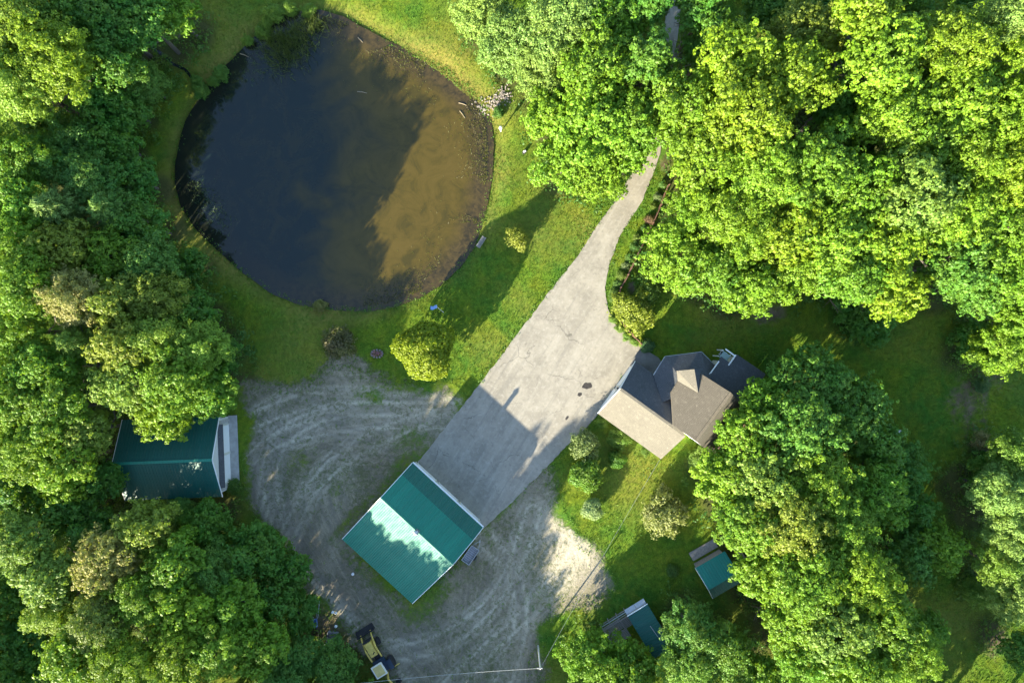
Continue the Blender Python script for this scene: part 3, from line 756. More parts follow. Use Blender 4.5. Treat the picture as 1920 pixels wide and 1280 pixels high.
def trunk_mesh(seed, limbs=7):
    """trunk of unit height whose limbs fan into the crown; scaled by the tree's height"""
    rr = random.Random(seed); m = MB(); lean = (rr.uniform(-.02, .02), rr.uniform(-.02, .02))
    m.tube([(0, 0, 0), (lean[0], lean[1], .3), (lean[0] * 2, lean[1] * 2, .6), (lean[0] * 2.5, lean[1] * 2.5, .9)], [.024, .018, .012, .003], 8)
    for i in range(limbs):
        z = .38 + .42 * i / limbs; a = i * 2.4 + rr.uniform(-.4, .4); L = (.26 - .14 * i / limbs) * rr.uniform(.9, 1.15)
        p0 = Vector((lean[0] * 2, lean[1] * 2, z)); d = Vector((math.cos(a), math.sin(a), .55))
        p1 = p0 + d * L * .55; p2 = p0 + Vector((math.cos(a + .2), math.sin(a + .2), .75)) * L
        m.tube([p0, p1, p2], [.009, .006, .002], 5)
        for s in (-1, 1): m.tube([p1, p1 + Vector((math.cos(a + s * .7), math.sin(a + s * .7), .8)) * L * .5], [.004, .001], 4)
    return m.mesh('trunk', M_BARK)
TRK = [trunk_mesh(i) for i in range(4)]
rt = random.Random(5)
def tree(x, y, r, h, kind, col, label, group, cat='tree', name=None, cvar=.12):
    key = 'maple_s' if kind == 'maple' and r < 3.0 else kind
    R0, me = rt.choice(CR[key]); s = r / R0
    z0 = ground_z([(x, y)])[0]
    root = empty(name or {'maple': 'maple_tree', 'fine': 'broadleaf_tree', 'pine': 'pine_tree'}[kind], (x, y, z0 - .05), rt.uniform(0, 6.28), label, cat, group)
    vs = s * rt.uniform(.95, 1.15)
    if kind == 'pine': vs = s; cz = h - 1.9 * R0 * .40 * vs
    else: cz = h - R0 * .95 * vs
    c = link('crown', me, root, (0, 0, cz), None, (s, s, vs))
    q = 1 + rt.uniform(-cvar, cvar); b = rt.uniform(-.08, .08)
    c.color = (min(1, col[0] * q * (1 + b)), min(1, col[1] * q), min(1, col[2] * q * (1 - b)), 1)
    link('trunk', rt.choice(TRK), root, (0, 0, 0), None, (h * .95, h * .95, h * .95))
    return root
for (px, py, r, h, k, c, lab) in TREES:
    w = W(px, py, .72 * h)
    big_c = {'x': 1}
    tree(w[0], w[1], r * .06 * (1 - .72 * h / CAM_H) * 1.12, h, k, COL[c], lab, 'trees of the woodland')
off_g = 'woodland past the borders of the photo'
for i, (px, py, r, h) in enumerate(OFF):
    w = W(px, py, 0)
    tree(w[0], w[1], r * .06 * 1.1, h, 'maple', COL['GLBG'[i % 4]], 'woodland tree beyond the border of the photo, one of the surrounding forest', off_g)
# ------------------------------------------------------------------ building materials
M_GREEN = None
def metal_green(name, col, rough=.42):
    t = NT(name); co = t.objco()
    s = t.n('Mapping'); t.l(co, s.inputs[0]); s.inputs['Scale'].default_value = (6, .35, 1)
    st = t.noise(1.0, 3, .6, s.outputs[0]); d = t.noise(.8, 5, .65, co, .5)
    c = t.mix(t.mapr(st, .35, .7, 0, .45), col, [x * 1.5 + .01 for x in col])
    c = t.mix(t.mapr(d, .5, .75, 0, .35), c, [x * .6 for x in col])
    rnd = t.n('ObjectInfo').outputs['Random']
    c = t.mix(t.mapr(rnd, 0, 1, 0, .30), c, [x * .62 for x in col])
    s2 = t.n('Mapping'); t.l(co, s2.inputs[0]); s2.inputs['Scale'].default_value = (9, .6, 1); s2.inputs['Location'].default_value = (3, 1, 0)
    c = t.mix(t.mapr(t.noise(1.0, 5, .7, s2.outputs[0]), .55, .75, 0, .40), c, (.10, .13, .10))
    sc_ = t.noise(11, 2, .6, co); c = t.mix(t.mapr(sc_, .66, .72, 0, .5), c, (.15, .17, .12))
    t.bsdf(c, t.mapr(d, .3, .7, rough - .06, rough + .1), t.bump(d, .15, .02), spec=.38)
    return t.m
M_TEAL = metal_green('teal_metal', (.012, .170, .108), .55)
M_TEAL2 = metal_green('mid_teal_metal', (.010, .105, .070), .55)  # darker teal than the main slope, for the front strip
M_DTEAL = metal_green('dark_teal_metal', (.006, .085, .066), .5)
M_BTEAL = metal_green('bright_teal_metal', (.010, .165, .130), .5)
def shingle(name, base, dark):
    t = NT(name); co = t.objco()
    w = t.n('TexWave', wave_type='BANDS', bands_direction='Y', wave_profile='SAW'); t.l(co, w.inputs[0]); w.inputs['Scale'].default_value = 2.2; w.inputs['Distortion'].default_value = .4
    br = t.noise(3.2, 2, .5, co); f = t.noise(14, 3, .7, co); big = t.noise(.45, 4, .6, co, .4)
    c = t.mix(t.mapr(f, .35, .65), dark, base)
    c = t.mix(t.mapr(big, .4, .7, 0, .5), c, [x * .72 for x in base])
    c = t.mix(t.mapr(br, .55, .7, 0, .35), c, [x * 1.35 for x in base])
    c = t.mix(t.mapr(t.noise(1.1, 6, .75, co, .9), .52, .72, 0, .55), c, [x * .55 for x in base])
    c = t.mix(t.mapr(t.noise(7, 2, .5, co), .68, .74, 0, .6), c, [min(1, x * 2.0) for x in base])
    c = t.mix(t.mapr(w.outputs['Fac'], 0, .22, .35, 0), c, [x * .5 for x in dark])
    t.bsdf(c, .92, t.bump(t.math('ADD', w.outputs['Fac'], t.math('MULTIPLY', f, .8)), .5, .03), spec=.2)
    return t.m
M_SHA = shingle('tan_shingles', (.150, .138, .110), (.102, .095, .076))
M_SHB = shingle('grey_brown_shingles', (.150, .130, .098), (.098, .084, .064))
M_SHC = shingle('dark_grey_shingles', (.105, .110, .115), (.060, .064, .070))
M_WHITE = plain('white_paint', (.78, .78, .76), .55, .06)
M_CREAM = plain('pale_siding', (.60, .585, .54), .7, .07)
M_CONC = plain('concrete', (.38, .37, .34), .9, .2, 2)
M_GLASS = plain('window_glass', (.03, .045, .06), .08, .1, spec=.8)
M_DARK = plain('dark_opening', (.02, .02, .02), .8, .2)
M_OLDWOOD = plain('weathered_wood', (.27, .25, .225), .9, .3, 6)
M_RAIL = plain('red_brown_rail', (.135, .068, .042), .85, .35, 6)
M_YEL = plain('yellow_machine_paint', (.60, .44, .09), .5, .2, 3)
M_YROOF = plain('faded_yellow_cab_roof', (.50, .40, .14), .55, .22, 1.5)
M_PALEY = plain('pale_trim', (.62, .60, .50), .5, .1)
M_BLACK = plain('black_rubber', (.022, .022, .024), .8, .3)
M_NAVY = plain('dark_blue_steel', (.02, .04, .07), .5, .3)
M_GALV = plain('galvanised_steel', (.40, .42, .43), .45, .15, 5, .4)
M_GREY = plain('grey_steel', (.17, .18, .20), .6, .25, 5)
M_BLUE = plain('blue_plastic', (.08, .17, .42), .5, .1)
M_ROCK = plain('pale_rock', (.24, .21, .18), .9, .3, 3)
M_STICK = plain('bleached_stick', (.26, .21, .13), .9, .2, 5)

def panel_mesh(w, L, mat, ribs=4, name='roof_panel'):
    m = MB(); m.add([(0.004, 0, 0), (w - .004, 0, 0), (w - .004, L, 0), (0.004, L, 0), (0.004, 0, -.03), (w - .004, 0, -.03), (w - .004, L, -.03), (0.004, L, -.03)],
                    [(0, 1, 2, 3), (7, 6, 5, 4), (0, 4, 5, 1), (2, 6, 7, 3), (1, 5, 6, 2), (0, 3, 7, 4)])
    for i in range(ribs):
        x = w * (i + .5) / ribs; m.add([(x - .035, 0, .001), (x + .035, 0, .001), (x + .035, L, .001), (x - .035, L, .001), (x - .014, 0, .032), (x + .014, 0, .032), (x + .014, L, .032), (x - .014, L, .032)],
                                       [(4, 5, 6, 7), (0, 4, 7, 3), (1, 2, 6, 5), (0, 1, 5, 4), (2, 3, 7, 6)])
    return m.mesh(name, mat)
def metal_slope(parent, x0, x1, n, lo, hi, mat, flip=False, ribs=4):
    """row of ribbed roof panels between the eave line y,z = lo and the upper line y,z = hi, in the parent's frame"""
    L = math.hypot(hi[0] - lo[0], hi[1] - lo[1]); w = (x1 - x0) / n; me = panel_mesh(w, L, mat, ribs)
    ang = math.atan2(hi[1] - lo[1], abs(hi[0] - lo[0])); up = hi[0] > lo[0]
    for i in range(n):
        o = link('roof_panel', me, parent)
        if up: o.location = (x0 + i * w, lo[0], lo[1]); o.rotation_euler = (ang, 0, 0)
        else: o.matrix_local = Matrix.Translation((x0 + (i + 1) * w, lo[0], lo[1])) @ Matrix.Rotation(math.pi, 4, 'Z') @ Matrix.Rotation(ang, 4, 'X')
def toloc(root, px, py, z):
    w = W(px, py, z); a = root.rotation_euler.z; dx, dy = w[0] - root.location.x, w[1] - root.location.y
    return (dx * math.cos(a) + dy * math.sin(a), -dx * math.sin(a) + dy * math.cos(a), z)
def door(parent, c, w, h, axis, mat, name='garage_door', n=4, out=1):
    """sectional door facing along AXIS ('x' or 'y'), made of separate panels"""
    fr = MB(); d = .06
    def bx(u, z, du, dz, t, off): 
        return ((c[0] + off * out, c[1] + u, z), (t, du, dz)) if axis == 'x' else ((c[0] + u, c[1] + off * out, z), (du, t, dz))
    for u, z, du, dz in ((-w / 2 - .06, h / 2, .12, h + .12), (w / 2 + .06, h / 2, .12, h + .12), (0, h + .06, w - .01, .12)): fr.box(*bx(u, z, du, dz, .10, .05))
    f = fr.build(name, M_PALEY, parent)
    for i in range(n):
        hh = h / n; MB().box(*bx(0, hh * (i + .5), w, hh - .02, .05, .02)).build('door_panel', mat, f)

# ------------------------------------------------------------------ big workshop with the teal roof
A = W(773.5, 867.6, 3.2)
g = empty('workshop', (A[0], A[1], 0), math.radians(-42.6), 'large workshop with ribbed teal metal roof at the end of the paved drive', 'workshop')
GW, GL = 10.3, 11.35
wall = MB()
prof = [(-.35, 3.15), (-1.5, 3.82), (-4.5, 5.02), (-11.0, 2.62)]
for x in (.22, GW - .42):
    pl_ = [(x, y, z) for y, z in prof] + [(x, -11.0, 0), (x, -.35, 0)]
    pr_ = [(x + .2, y, z) for y, z in prof] + [(x + .2, -11.0, 0), (x + .2, -.35, 0)]
    n_ = len(pl_); wall.add(pl_ + pr_, [tuple(range(n_))[::-1], tuple(range(n_, 2 * n_))] + [(i, (i + 1) % n_, n_ + (i + 1) % n_, n_ + i) for i in range(n_)])
wall.box((GW / 2, -.45, 1.55), (GW - .86, .2, 3.1)); wall.box((GW / 2, -10.9, 1.28), (GW - .86, .2, 2.56))
wall.build('wall', M_CREAM, g)
metal_slope(g, 0, GW, 11, (0, 3.15), (-1.5, 4.02), M_TEAL2)
metal_slope(g, 0, GW, 11, (-1.5, 4.025), (-4.5, 5.2), M_TEAL)
metal_slope(g, 0, GW, 11, (-11.4, 2.62), (-4.5, 5.2), M_TEAL)
MB().add([(0, -4.3, 5.15), (GW, -4.3, 5.15), (GW, -4.5, 5.235), (0, -4.5, 5.235), (GW, -4.7, 5.16), (0, -4.7, 5.16)], [(3, 2, 1, 0), (5, 4, 2, 3)]).build('ridge_cap', M_TEAL, g)
MB().box((GW / 2, .07, 3.03), (GW, .13, .16)).build('gutter', M_WHITE, g)
for x in (-.03, GW + .03):
    m = MB()
    for (y0, z0), (y1, z1) in (((0, 3.13), (-1.5, 4.0)), ((-1.5, 4.0), (-4.5, 5.18)), ((-4.5, 5.18), (-11.4, 2.6))):
        m.add([(x - .03, y0, z0), (x + .03, y0, z0), (x + .03, y1, z1), (x - .03, y1, z1), (x - .03, y0, z0 - .16), (x + .03, y0, z0 - .16), (x + .03, y1, z1 - .16), (x - .03, y1, z1 - .16)], [(0, 1, 2, 3), (7, 6, 5, 4), (0, 4, 5, 1), (2, 6, 7, 3), (1, 5, 6, 2), (0, 3, 7, 4)])
    m.build('verge_trim', M_WHITE, g)
for x in (1.9, 5.15, 8.4): door(g, (x, -.35, 0), 2.7, 2.5, 'y', M_WHITE)
q = toloc(g, 783, 995, 5.6)
ch = MB(); ch.box((q[0], -4.5, 5.45), (.42, .42, .8)); chim = ch.build('flue', M_GREY, g)
MB().lathe([(.34, 0), (.32, .05), (.02, .26)], (q[0], -4.5, 5.92), 4).build('flue_cap', M_GALV, chim)
MB().box((GW - .12, -7.2, 1.05), (.08, .95, 2.1)).build('side_door', M_WHITE, g)

# ------------------------------------------------------------------ end shed, left
s = empty('garage_shed', (-36.7, -12.62, 0), math.radians(2.2), 'teal-roofed shed with a white double garage front, half under the left wood', 'shed')
m = MB()
for x in (-4.95, 4.75):
    P = [(x, -4.0, 0), (x, 4.0, 0), (x, 4.0, 3.0), (x, 0, 5.0), (x, -4.0, 3.0)]; P2 = [(a + .2, b, c) for a, b, c in P]
    m.add(P + P2, [(4, 3, 2, 1, 0), (5, 6, 7, 8, 9)] + [(i, (i + 1) % 5, 5 + (i + 1) % 5, 5 + i) for i in range(5)])
for y in (-3.9, 3.9): m.box((0, y, 1.48), (9.5, .2, 2.96))
m.build('wall', M_CREAM, s)
metal_slope(s, -5.25, 5.2, 11, (-4.35, 3.02), (0, 5.2), M_DTEAL, ribs=3)
metal_slope(s, -5.25, 5.2, 11, (4.35, 3.02), (0, 5.2), M_DTEAL, ribs=3)
MB().box((0, 0, 5.23), (10.46, .3, .05)).build('ridge_cap', M_TEAL, s)
for sg_ in (-1, 1):
    y0, z0, y1, z1 = 0, 5.2, sg_ * 4.38, 3.02
    for x in (5.23, -5.28): MB().add([(x - .03, y0, z0), (x + .03, y0, z0), (x + .03, y1, z1), (x - .03, y1, z1), (x - .03, y0, z0 - .14), (x + .03, y0, z0 - .14), (x + .03, y1, z1 - .14), (x - .03, y1, z1 - .14)], [(0, 1, 2, 3), (7, 6, 5, 4), (0, 4, 5, 1), (2, 6, 7, 3), (1, 5, 6, 2), (0, 3, 7, 4)]).build('verge_trim', M_WHITE, s)
m = MB().add([(4.96, -3.45, 3.0), (4.96, 3.45, 3.0), (5.42, 3.45, 2.68), (5.42, -3.45, 2.68), (4.96, -3.45, 2.9), (4.96, 3.45, 2.9), (5.42, 3.45, 2.6), (5.42, -3.45, 2.6)], [(0, 3, 2, 1), (4, 5, 6, 7), (3, 7, 6, 2), (0, 4, 7, 3), (1, 2, 6, 5)])
m.build('pent_roof', M_SHC, s)
for y in (-1.62, 1.62): door(s, (4.96, y, 0), 3.0, 2.45, 'x', M_WHITE)
for y in (-3.6, 3.6): MB().box((5.02, y, 1.45), (.12, .34, 2.9)).build('corner_board', M_CONC, s)
MB().box((5.45, 0, .05), (.95, 8.2, .12)).build('threshold', M_CONC, s)

# ------------------------------------------------------------------ house
O = W(1121, 775, 2.7); HROT = math.atan2(-.585, .81)
h = empty('house', (O[0], O[1], 0), HROT, 'grey-brown shingled house with an attached garage wing beside the paved drive', 'house')
def hp(px, py, z):
    w = W(px, py, z) - O; c_, s_ = math.cos(HROT), math.sin(HROT)
    return np.array([w[0] * c_ + w[1] * s_, -w[0] * s_ + w[1] * c_])
def onplane(px, py, f):
    z = 5.0
    for _ in range(12):
        q = hp(px, py, z); z = f(q[0], q[1])
    return (q[0], q[1], z)
wl = MB()
wl.prism([(.3, .3), (8.2, .3), (8.2, 6.7), (.3, 6.7)], 2.62)
for x in (.3, 8.0): wl.add([(x, .3, 2.6), (x, 6.7, 2.6), (x, 3.5, 4.95), (x + .2, .3, 2.6), (x + .2, 6.7, 2.6), (x + .2, 3.5, 4.95)], [(0, 2, 1), (3, 4, 5), (0, 1, 4, 3), (1, 2, 5, 4), (2, 0, 3, 5)])
wing = wl.build('garage_wing', M_CREAM, h)
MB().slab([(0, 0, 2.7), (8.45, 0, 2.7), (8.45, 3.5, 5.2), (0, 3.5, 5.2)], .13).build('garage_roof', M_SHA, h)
MB().slab([(0, 3.506, 5.2), (7.9, 3.506, 5.2), (7.9, 7, 2.7), (0, 7, 2.7)], .13).build('garage_roof', M_SHC, h)  # far slope's shade put into the colour, darker than the sunny slope
MB().box((4.1, 3.5, 5.215), (8.2, .28, .05)).build('ridge_cap', M_SHA, h)
for y0, y1 in ((0, 3.5), (7, 3.5)):
    MB().add([(-.05, y0, 2.66), (-.05, y1, 5.16), (-.05, y1, 4.96), (-.05, y0, 2.46), (0.0, y0, 2.66), (0.0, y1, 5.16), (0.0, y1, 4.96), (0.0, y0, 2.46)], [(0, 1, 2, 3), (7, 6, 5, 4), (0, 4, 5, 1), (3, 2, 6, 7), (0, 3, 7, 4), (1, 5, 6, 2)]).build('verge_board', M_WHITE, h)
for y in (1.95, 5.05): door(h, (.3, y, 0), 2.5, 2.25, 'x', M_WHITE, out=-1)
MB().box((.21, 3.5, 2.2), (.14, .18, .3)).build('wall_lamp', M_BLACK, h)
# main block: upper roof, ridge along local y
RZ, RX = 7.5, 8.9
fl = lambda x, y: RZ - (RX - x) * .58
fr_ = lambda x, y: RZ - (x - RX) * .95
L0 = onplane(1261, 798, fl); L1 = onplane(1258, 735, fl); L2 = onplane(1271, 714, fl); L3 = onplane(1309, 736, fl); L4 = onplane(1314, 701, fl)
YA, YB = 3.62, 9.68
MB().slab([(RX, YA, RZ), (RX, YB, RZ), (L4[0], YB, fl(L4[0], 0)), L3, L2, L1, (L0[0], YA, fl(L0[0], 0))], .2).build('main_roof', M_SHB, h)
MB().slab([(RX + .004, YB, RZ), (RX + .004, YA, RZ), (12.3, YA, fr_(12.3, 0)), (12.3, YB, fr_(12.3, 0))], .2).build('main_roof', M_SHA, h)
MB().box((RX, (YA + YB) / 2, RZ + .01), (.3, YB - YA, .06)).build('ridge_cap', M_SHB, h)
# dormer
dz = L3[2] + .02
d0 = (*hp(1302, 692, dz), dz); d1 = (*hp(1269, 695, dz - .85), dz - .85); d2 = (*hp(1319, 690, dz - .85), dz - .85)
MB().slab([(L3[0], L3[1], dz + .02), d0, d1, (L2[0], L2[1], L2[2] + .03)], .14).build('dormer_roof', M_SHA, h)
MB().slab([d0, (L3[0], L3[1], dz + .018), (L4[0] - .1, L4[1], L4[2] + .05), d2], .14).build('dormer_roof', M_SHC, h)  # shaded side of the dormer painted in darker shingles
cx_ = lambda p, q, f: (p[0] + (q[0] - p[0]) * f, p[1] + (q[1] - p[1]) * f)
cen = (7.6, 7.2)
wp = [cx_(v_, cen, .12) for v_ in (L0, L1, L2, L4)]
MB().prism([(8.9, 3.85), wp[0], wp[1], wp[2], (6.7, 9.4), (8.9, 9.4)], [7.2] + [fl(w_[0], 0) - .3 for w_ in wp[:3]] + [fl(6.7, 0) - .3, 7.2]).build('upper_wall', M_CREAM, h)
gw = MB().prism([(8.904, 3.85), (8.904, 9.45), (11.95, 9.45), (11.95, 3.85)], [7.2, 7.2, 4.35, 4.35]).build('gable_wall', M_WHITE, h)
wf = MB().box((10.2, 3.82, 4.3), (1.25, .08, 1.5)).build('window', M_WHITE, h)
MB().box((10.2, 3.77, 4.3), (1.05, .04, 1.3)).build('pane', M_GLASS, wf)
wf = MB().box((10.6, 3.82, 1.6), (1.25, .08, 1.4)).build('window', M_WHITE, h)
MB().box((10.6, 3.77, 1.6), (1.05, .04, 1.2)).build('pane', M_GLASS, wf)
MB().prism([(8.3, 3.86), (8.3, 9.4), (5.3, 9.4), (5.3, 3.86)], 3.0).build('lower_wall', M_CREAM, h)
# faceted porch roof below, in front of the dormer
o0, o1, o2, o3 = (2.4, 6.9, 2.95), (2.26, 9.25, 3.0), (5.14, 11.95, 3.0), (7.35, 11.6, 3.0)
I1 = (6.2, 7.6, 4.75); I2 = (7.4, 9.5, 4.6)
porch = MB()
for f in ((o0, I1, o1), (o1, I1, o2), (o2, I1, I2), (o2, I2, o3), (o0, (4.6, 5.0, 4.15), I1)): porch.slab(list(f)[::-1] if (Vector(f[1]) - Vector(f[0])).cross(Vector(f[2]) - Vector(f[0])).z < 0 else list(f), .10)
porch.build('porch_roof', M_SHC, h)
MB().prism([(2.9, 6.9), (2.8, 9.0), (5.3, 11.4), (7.2, 11.2), (7.2, 7), (5, 6)], 2.85).build('porch_wall', M_CREAM, h)
m = MB()
for a_, b_ in ((o1, o2), (o2, o3), (o0, o1)):
    a_, b_ = Vector(a_), Vector(b_); mid = (a_ + b_) / 2; m.box((mid.x, mid.y, 2.9), ((b_ - a_).length, .10, .14), math.atan2((b_ - a_).y, (b_ - a_).x))
m.build('porch_gutter', M_GALV, h)
wf = MB().box((4.05, 10.25, 1.5), (1.3, .1, 1.3), math.radians(43)).build('window', M_WHITE, h)
MB().box((4.02, 10.29, 1.5), (1.1, .06, 1.1), math.radians(43)).build('pane', M_GLASS, wf)
# low east wing with a nearly flat dark roof
def fe(x, y): return 4.15 - (y - 9.7) * .16
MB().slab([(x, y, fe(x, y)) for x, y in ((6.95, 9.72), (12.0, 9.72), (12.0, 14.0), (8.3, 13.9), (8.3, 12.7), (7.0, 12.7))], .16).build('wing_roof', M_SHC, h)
MB().prism([(7.4, 9.75), (11.7, 9.75), (11.7, 13.7), (8.5, 13.7), (8.5, 12.4), (7.4, 12.4)], 3.35).build('wing_wall', M_CREAM, h)
MB().box((7.0, 11.0, fe(7, 11) + .03), (.12, 2.2, .10)).build('wing_flashing', M_WHITE, h)
sk = MB(); 
for c0, dd in (((8.15, 13.0, 3.66), (.14, 1.5, .12)), ((7.55, 13.62, 3.60), (1.3, .14, .12))): sk.box(c0, dd)
sk.build('deck_trim', M_WHITE, h)
MB().box((7.65, 13.15, 2.3), (.9, .85, .05)).build('balcony_floor', plain('pale_teal_deck', (.30, .42, .42), .6, .15), h)
for x, y in ((7.1, 13.6), (7.1, 12.8), (8.1, 13.6)): MB().box((x, y, 1.15), (.1, .1, 2.3)).build('balcony_post', M_WHITE, h)
MB().slab([(12.32, 3.9, 3.6), (15.0, 3.9, 2.9), (15.0, 9.4, 2.9), (12.32, 9.4, 3.6)][::1], .14).build('rear_roof', plain('brown_roofing', (.20, .12, .08), .85, .2, 3), h)
MB().prism([(12.0, 4.1), (14.7, 4.1), (14.7, 9.2), (12.0, 9.2)], 2.75).build('rear_wall', M_CREAM, h)

# ------------------------------------------------------------------ two small sheds
R1 = W(1328, 1104, 2.9)
s1 = empty('garden_hut', (R1[0], R1[1], 0), math.radians(30.0), 'small hut with a bright teal roof, alone on the shaded lawn by the wood edge', 'hut')
m = MB(); m.prism([(.2, -1.2), (3.5, -1.2), (3.5, 2.0), (.2, 2.0)], 2.05)
for x in (.2, 3.4): m.add([(x, -1.2, 2.04), (x, 2.0, 2.04), (x, 0, 2.75), (x + .1, -1.2, 2.04), (x + .1, 2.0, 2.04), (x + .1, 0, 2.75)], [(0, 2, 1), (3, 4, 5), (1, 2, 5, 4), (2, 0, 3, 5)])
m.build('wall', M_OLDWOOD, s1)
metal_slope(s1, 0, 3.7, 4, (2.35, 2.12), (0, 2.9), M_BTEAL, ribs=3)
metal_slope(s1, 0, 3.7, 4, (-1.5, 2.12), (0, 2.9), M_DTEAL, ribs=3)
MB().box((1.85, 0, 2.92), (3.74, .2, .05)).build('ridge_cap', M_BTEAL, s1)
for y_ in (2.37, -1.52): MB().add([(x_, yy, zz) for x_ in (-.05, -.01) for yy, zz in ((y_, 2.1), (0, 2.88), (0, 2.74), (y_, 1.96))], [(0, 1, 2, 3), (7, 6, 5, 4), (0, 4, 5, 1), (1, 5, 6, 2), (2, 6, 7, 3), (3, 7, 4, 0)]).build('verge_trim', M_WHITE, s1)
MB().box((1.9, 2.85, .18), (3.2, 1.0, .14)).build('step_deck', M_OLDWOOD, s1)
MB().box((.16, .3, 1.0), (.08, .9, 1.9)).build('door', M_CREAM, s1)
R2 = W(1177, 1155, 2.4)
s2 = empty('lean_to_shed', (R2[0], R2[1], 0), math.radians(-58.5), 'dark teal mono-pitch shed next to a yard of pallets near the bottom border', 'shed')
m = MB(); m.prism([(.3, .15), (5.3, .15), (5.3, 2.3), (.3, 2.3)], 2.1); m.build('wall', M_OLDWOOD, s2)
pm = panel_mesh(.92, 2.55, M_DTEAL, 3)
for i in range(6):
    o = link('roof_panel', pm, s2); o.location = (i * .92, -.02, 2.22); o.rotation_euler = (math.radians(4), 0, 0)
for i in range(2):
    o = link('awning_panel', MB().box((0, 0, 0), (.62, 1.2, .04)).mesh('awning_panel', M_GALV), s2); o.location = (-.36, .62 + i * 1.24, 2.12)
MB().box((-.02, 1.25, 2.33), (.08, 2.6, .10)).build('verge_trim', M_WHITE, s2)
MB().box((2.9, 1.6, 2.42), (1.5, .06, .03), math.radians(4)).build('roof_batten', M_GALV, s2)
# pallet yard west of it
def pallet(px, py, rz, z, label):
    w = W(px, py, z); r_ = empty('pallet', (w[0], w[1], z), rz, label, 'pallet', 'pallets in the lumber yard')
    sl = MB().box((0, 0, 0), (1.15, .11, .02)).mesh('slat', M_OLDWOOD); be = MB().box((0, 0, 0), (.09, 1.05, .09)).mesh('bearer', M_OLDWOOD)
    for k in range(7): link('slat', sl, r_, (0, -.47 + k * .157, .12))
    for k in range(3): link('bearer', be, r_, (-.5 + k * .5, 0, .055))
PA = math.radians(32)
pallet(1142, 1182, PA, .02, 'grey pallet at the west corner of the lumber yard'); pallet(1158, 1172, PA, .02, 'grey pallet in the middle of the lumber yard, under the rail')
pallet(1174, 1166, PA, .02, 'grey pallet tight against the dark teal shed'); pallet(1152, 1196, PA + .1, .02, 'grey pallet half hidden by the round tree'); pallet(1170, 1188, PA, .3, 'raised grey pallet near the shed wall')
bq = W(1126, 1176, 1.0); yard = empty('lumber_rack', (bq[0], bq[1], 0), PA, 'grey wooden lumber rack with long rails beside the dark teal shed', 'rack')
for k, (y, z) in enumerate(((0, 1.0), (-.25, 1.0), (-.5, .95), (0, .5))): MB().box((1.65, y, z), (3.3, .09, .05)).build('rail', M_GALV if k == 0 else M_OLDWOOD, yard)
for x in (.05, 1.1, 2.2, 3.25):
    MB().box((x, 0.09, .55), (.09, .09, 1.1)).build('post', M_OLDWOOD, yard)
    MB().box((x, -.25, .88), (.07, .6, .06)).build('crossbar', M_OLDWOOD, yard)
MB().box((0.05, -1.3, .35), (.09, 1.9, .06)).build('side_rail', M_GALV, yard)

# ------------------------------------------------------------------ digger
c0 = W(711, 1257, 2.6)
bk = empty('backhoe_loader', (c0[0], c0[1], 0), math.radians(121.5), 'yellow backhoe loader parked at the edge of the gravel near the bottom', 'digger')
MB().box((1.1, 0, .75), (3.4, .75, .45)).build('chassis', M_BLACK, bk)
hd = MB().box((2.15, 0, 1.25), (1.75, .85, .75), taper=.94).build('bonnet', M_YEL, bk)
MB().lathe([(.06, 0), (.06, .5)], (1.75, -.2, 1.6), 8).build('exhaust', M_BLACK, hd)
MB().box((3.1, 0, 1.2), (.14, .95, .8)).build('grille', M_BLACK, bk)
for y in (-.62, .62):
    MB().tube([(.9, y, 1.5), (2.2, y, 1.55), (3.3, y, .9), (3.75, y, .45)], [.09, .10, .09, .08], 6).build('loader_arm', M_YEL, bk)
    wh = MB()
    for r_, x_, w_, y_ in ((.68, -.35, .45, .95),): 
        M_ = Matrix.Rotation(math.pi / 2, 3, 'X'); n0 = len(wh.v)
        wh.lathe([(.25, -w_ / 2), (r_ * .9, -w_ / 2), (r_, -w_ / 4), (r_, w_ / 4), (r_ * .9, w_ / 2), (.25, w_ / 2)], n=20)
        wh.v = wh.v[:n0] + [tuple((M_ @ Vector(v_)) + Vector((x_, math.copysign(y_, y), r_))) for v_ in wh.v[n0:]]
    wh.build('rear_wheel', M_BLACK, bk)
    wh = MB(); wh.lathe([(.15, -.14), (.40, -.14), (.43, 0), (.40, .14), (.15, .14)], n=16); wh.v = [tuple((M_ @ Vector(v_)) + Vector((2.3, math.copysign(.75, y), .43))) for v_ in wh.v]
    wh.build('front_wheel', M_BLACK, bk)
    MB().box((-.35, math.copysign(.95, y), 1.45), (1.1, .5, .06)).build('mudguard', M_NAVY, bk)
    for x in (-.65, .6): MB().box((x, math.copysign(.58, y), 1.95), (.06, .06, 1.2)).build('cab_post', M_NAVY, bk)
MB().box((.0, 0, 1.25), (1.5, 1.35, .35)).build('operator_platform', M_NAVY, bk)
MB().box((.05, 0, 1.6), (.5, .5, .35)).build('seat', M_BLACK, bk)
rf = MB().box((0, 0, 2.56), (1.45, 1.35, .07), taper=.97).build('cab_roof', M_PALEY, bk)
MB().box((0, 0, 2.615), (1.12, 1.02, .05)).build('roof_pad', M_YROOF, rf)
bu = MB(); bu.slab([(3.7, -1.05, .5), (3.7, 1.05, .5), (4.3, 1.05, .12), (4.3, -1.05, .12)][::-1], .06); bu.slab([(3.62, -1.05, .75), (3.62, 1.05, .75), (3.72, 1.05, .75), (3.72, -1.05, .75)][::-1], .6)
for y in (-1.05, 1.05): bu.prism([(3.62, y - .02), (4.25, y - .02), (4.25, y + .02), (3.62, y + .02)], [.7, .2, .2, .7], .06)
bu.build('bucket', M_BLACK, bk)
bo = MB().tube([(-.9, -.1, 1.0), (-1.5, -.15, 2.1), (-2.7, -.25, 1.7)], [.14, .13, .10], 6).build('boom', M_YEL, bk)
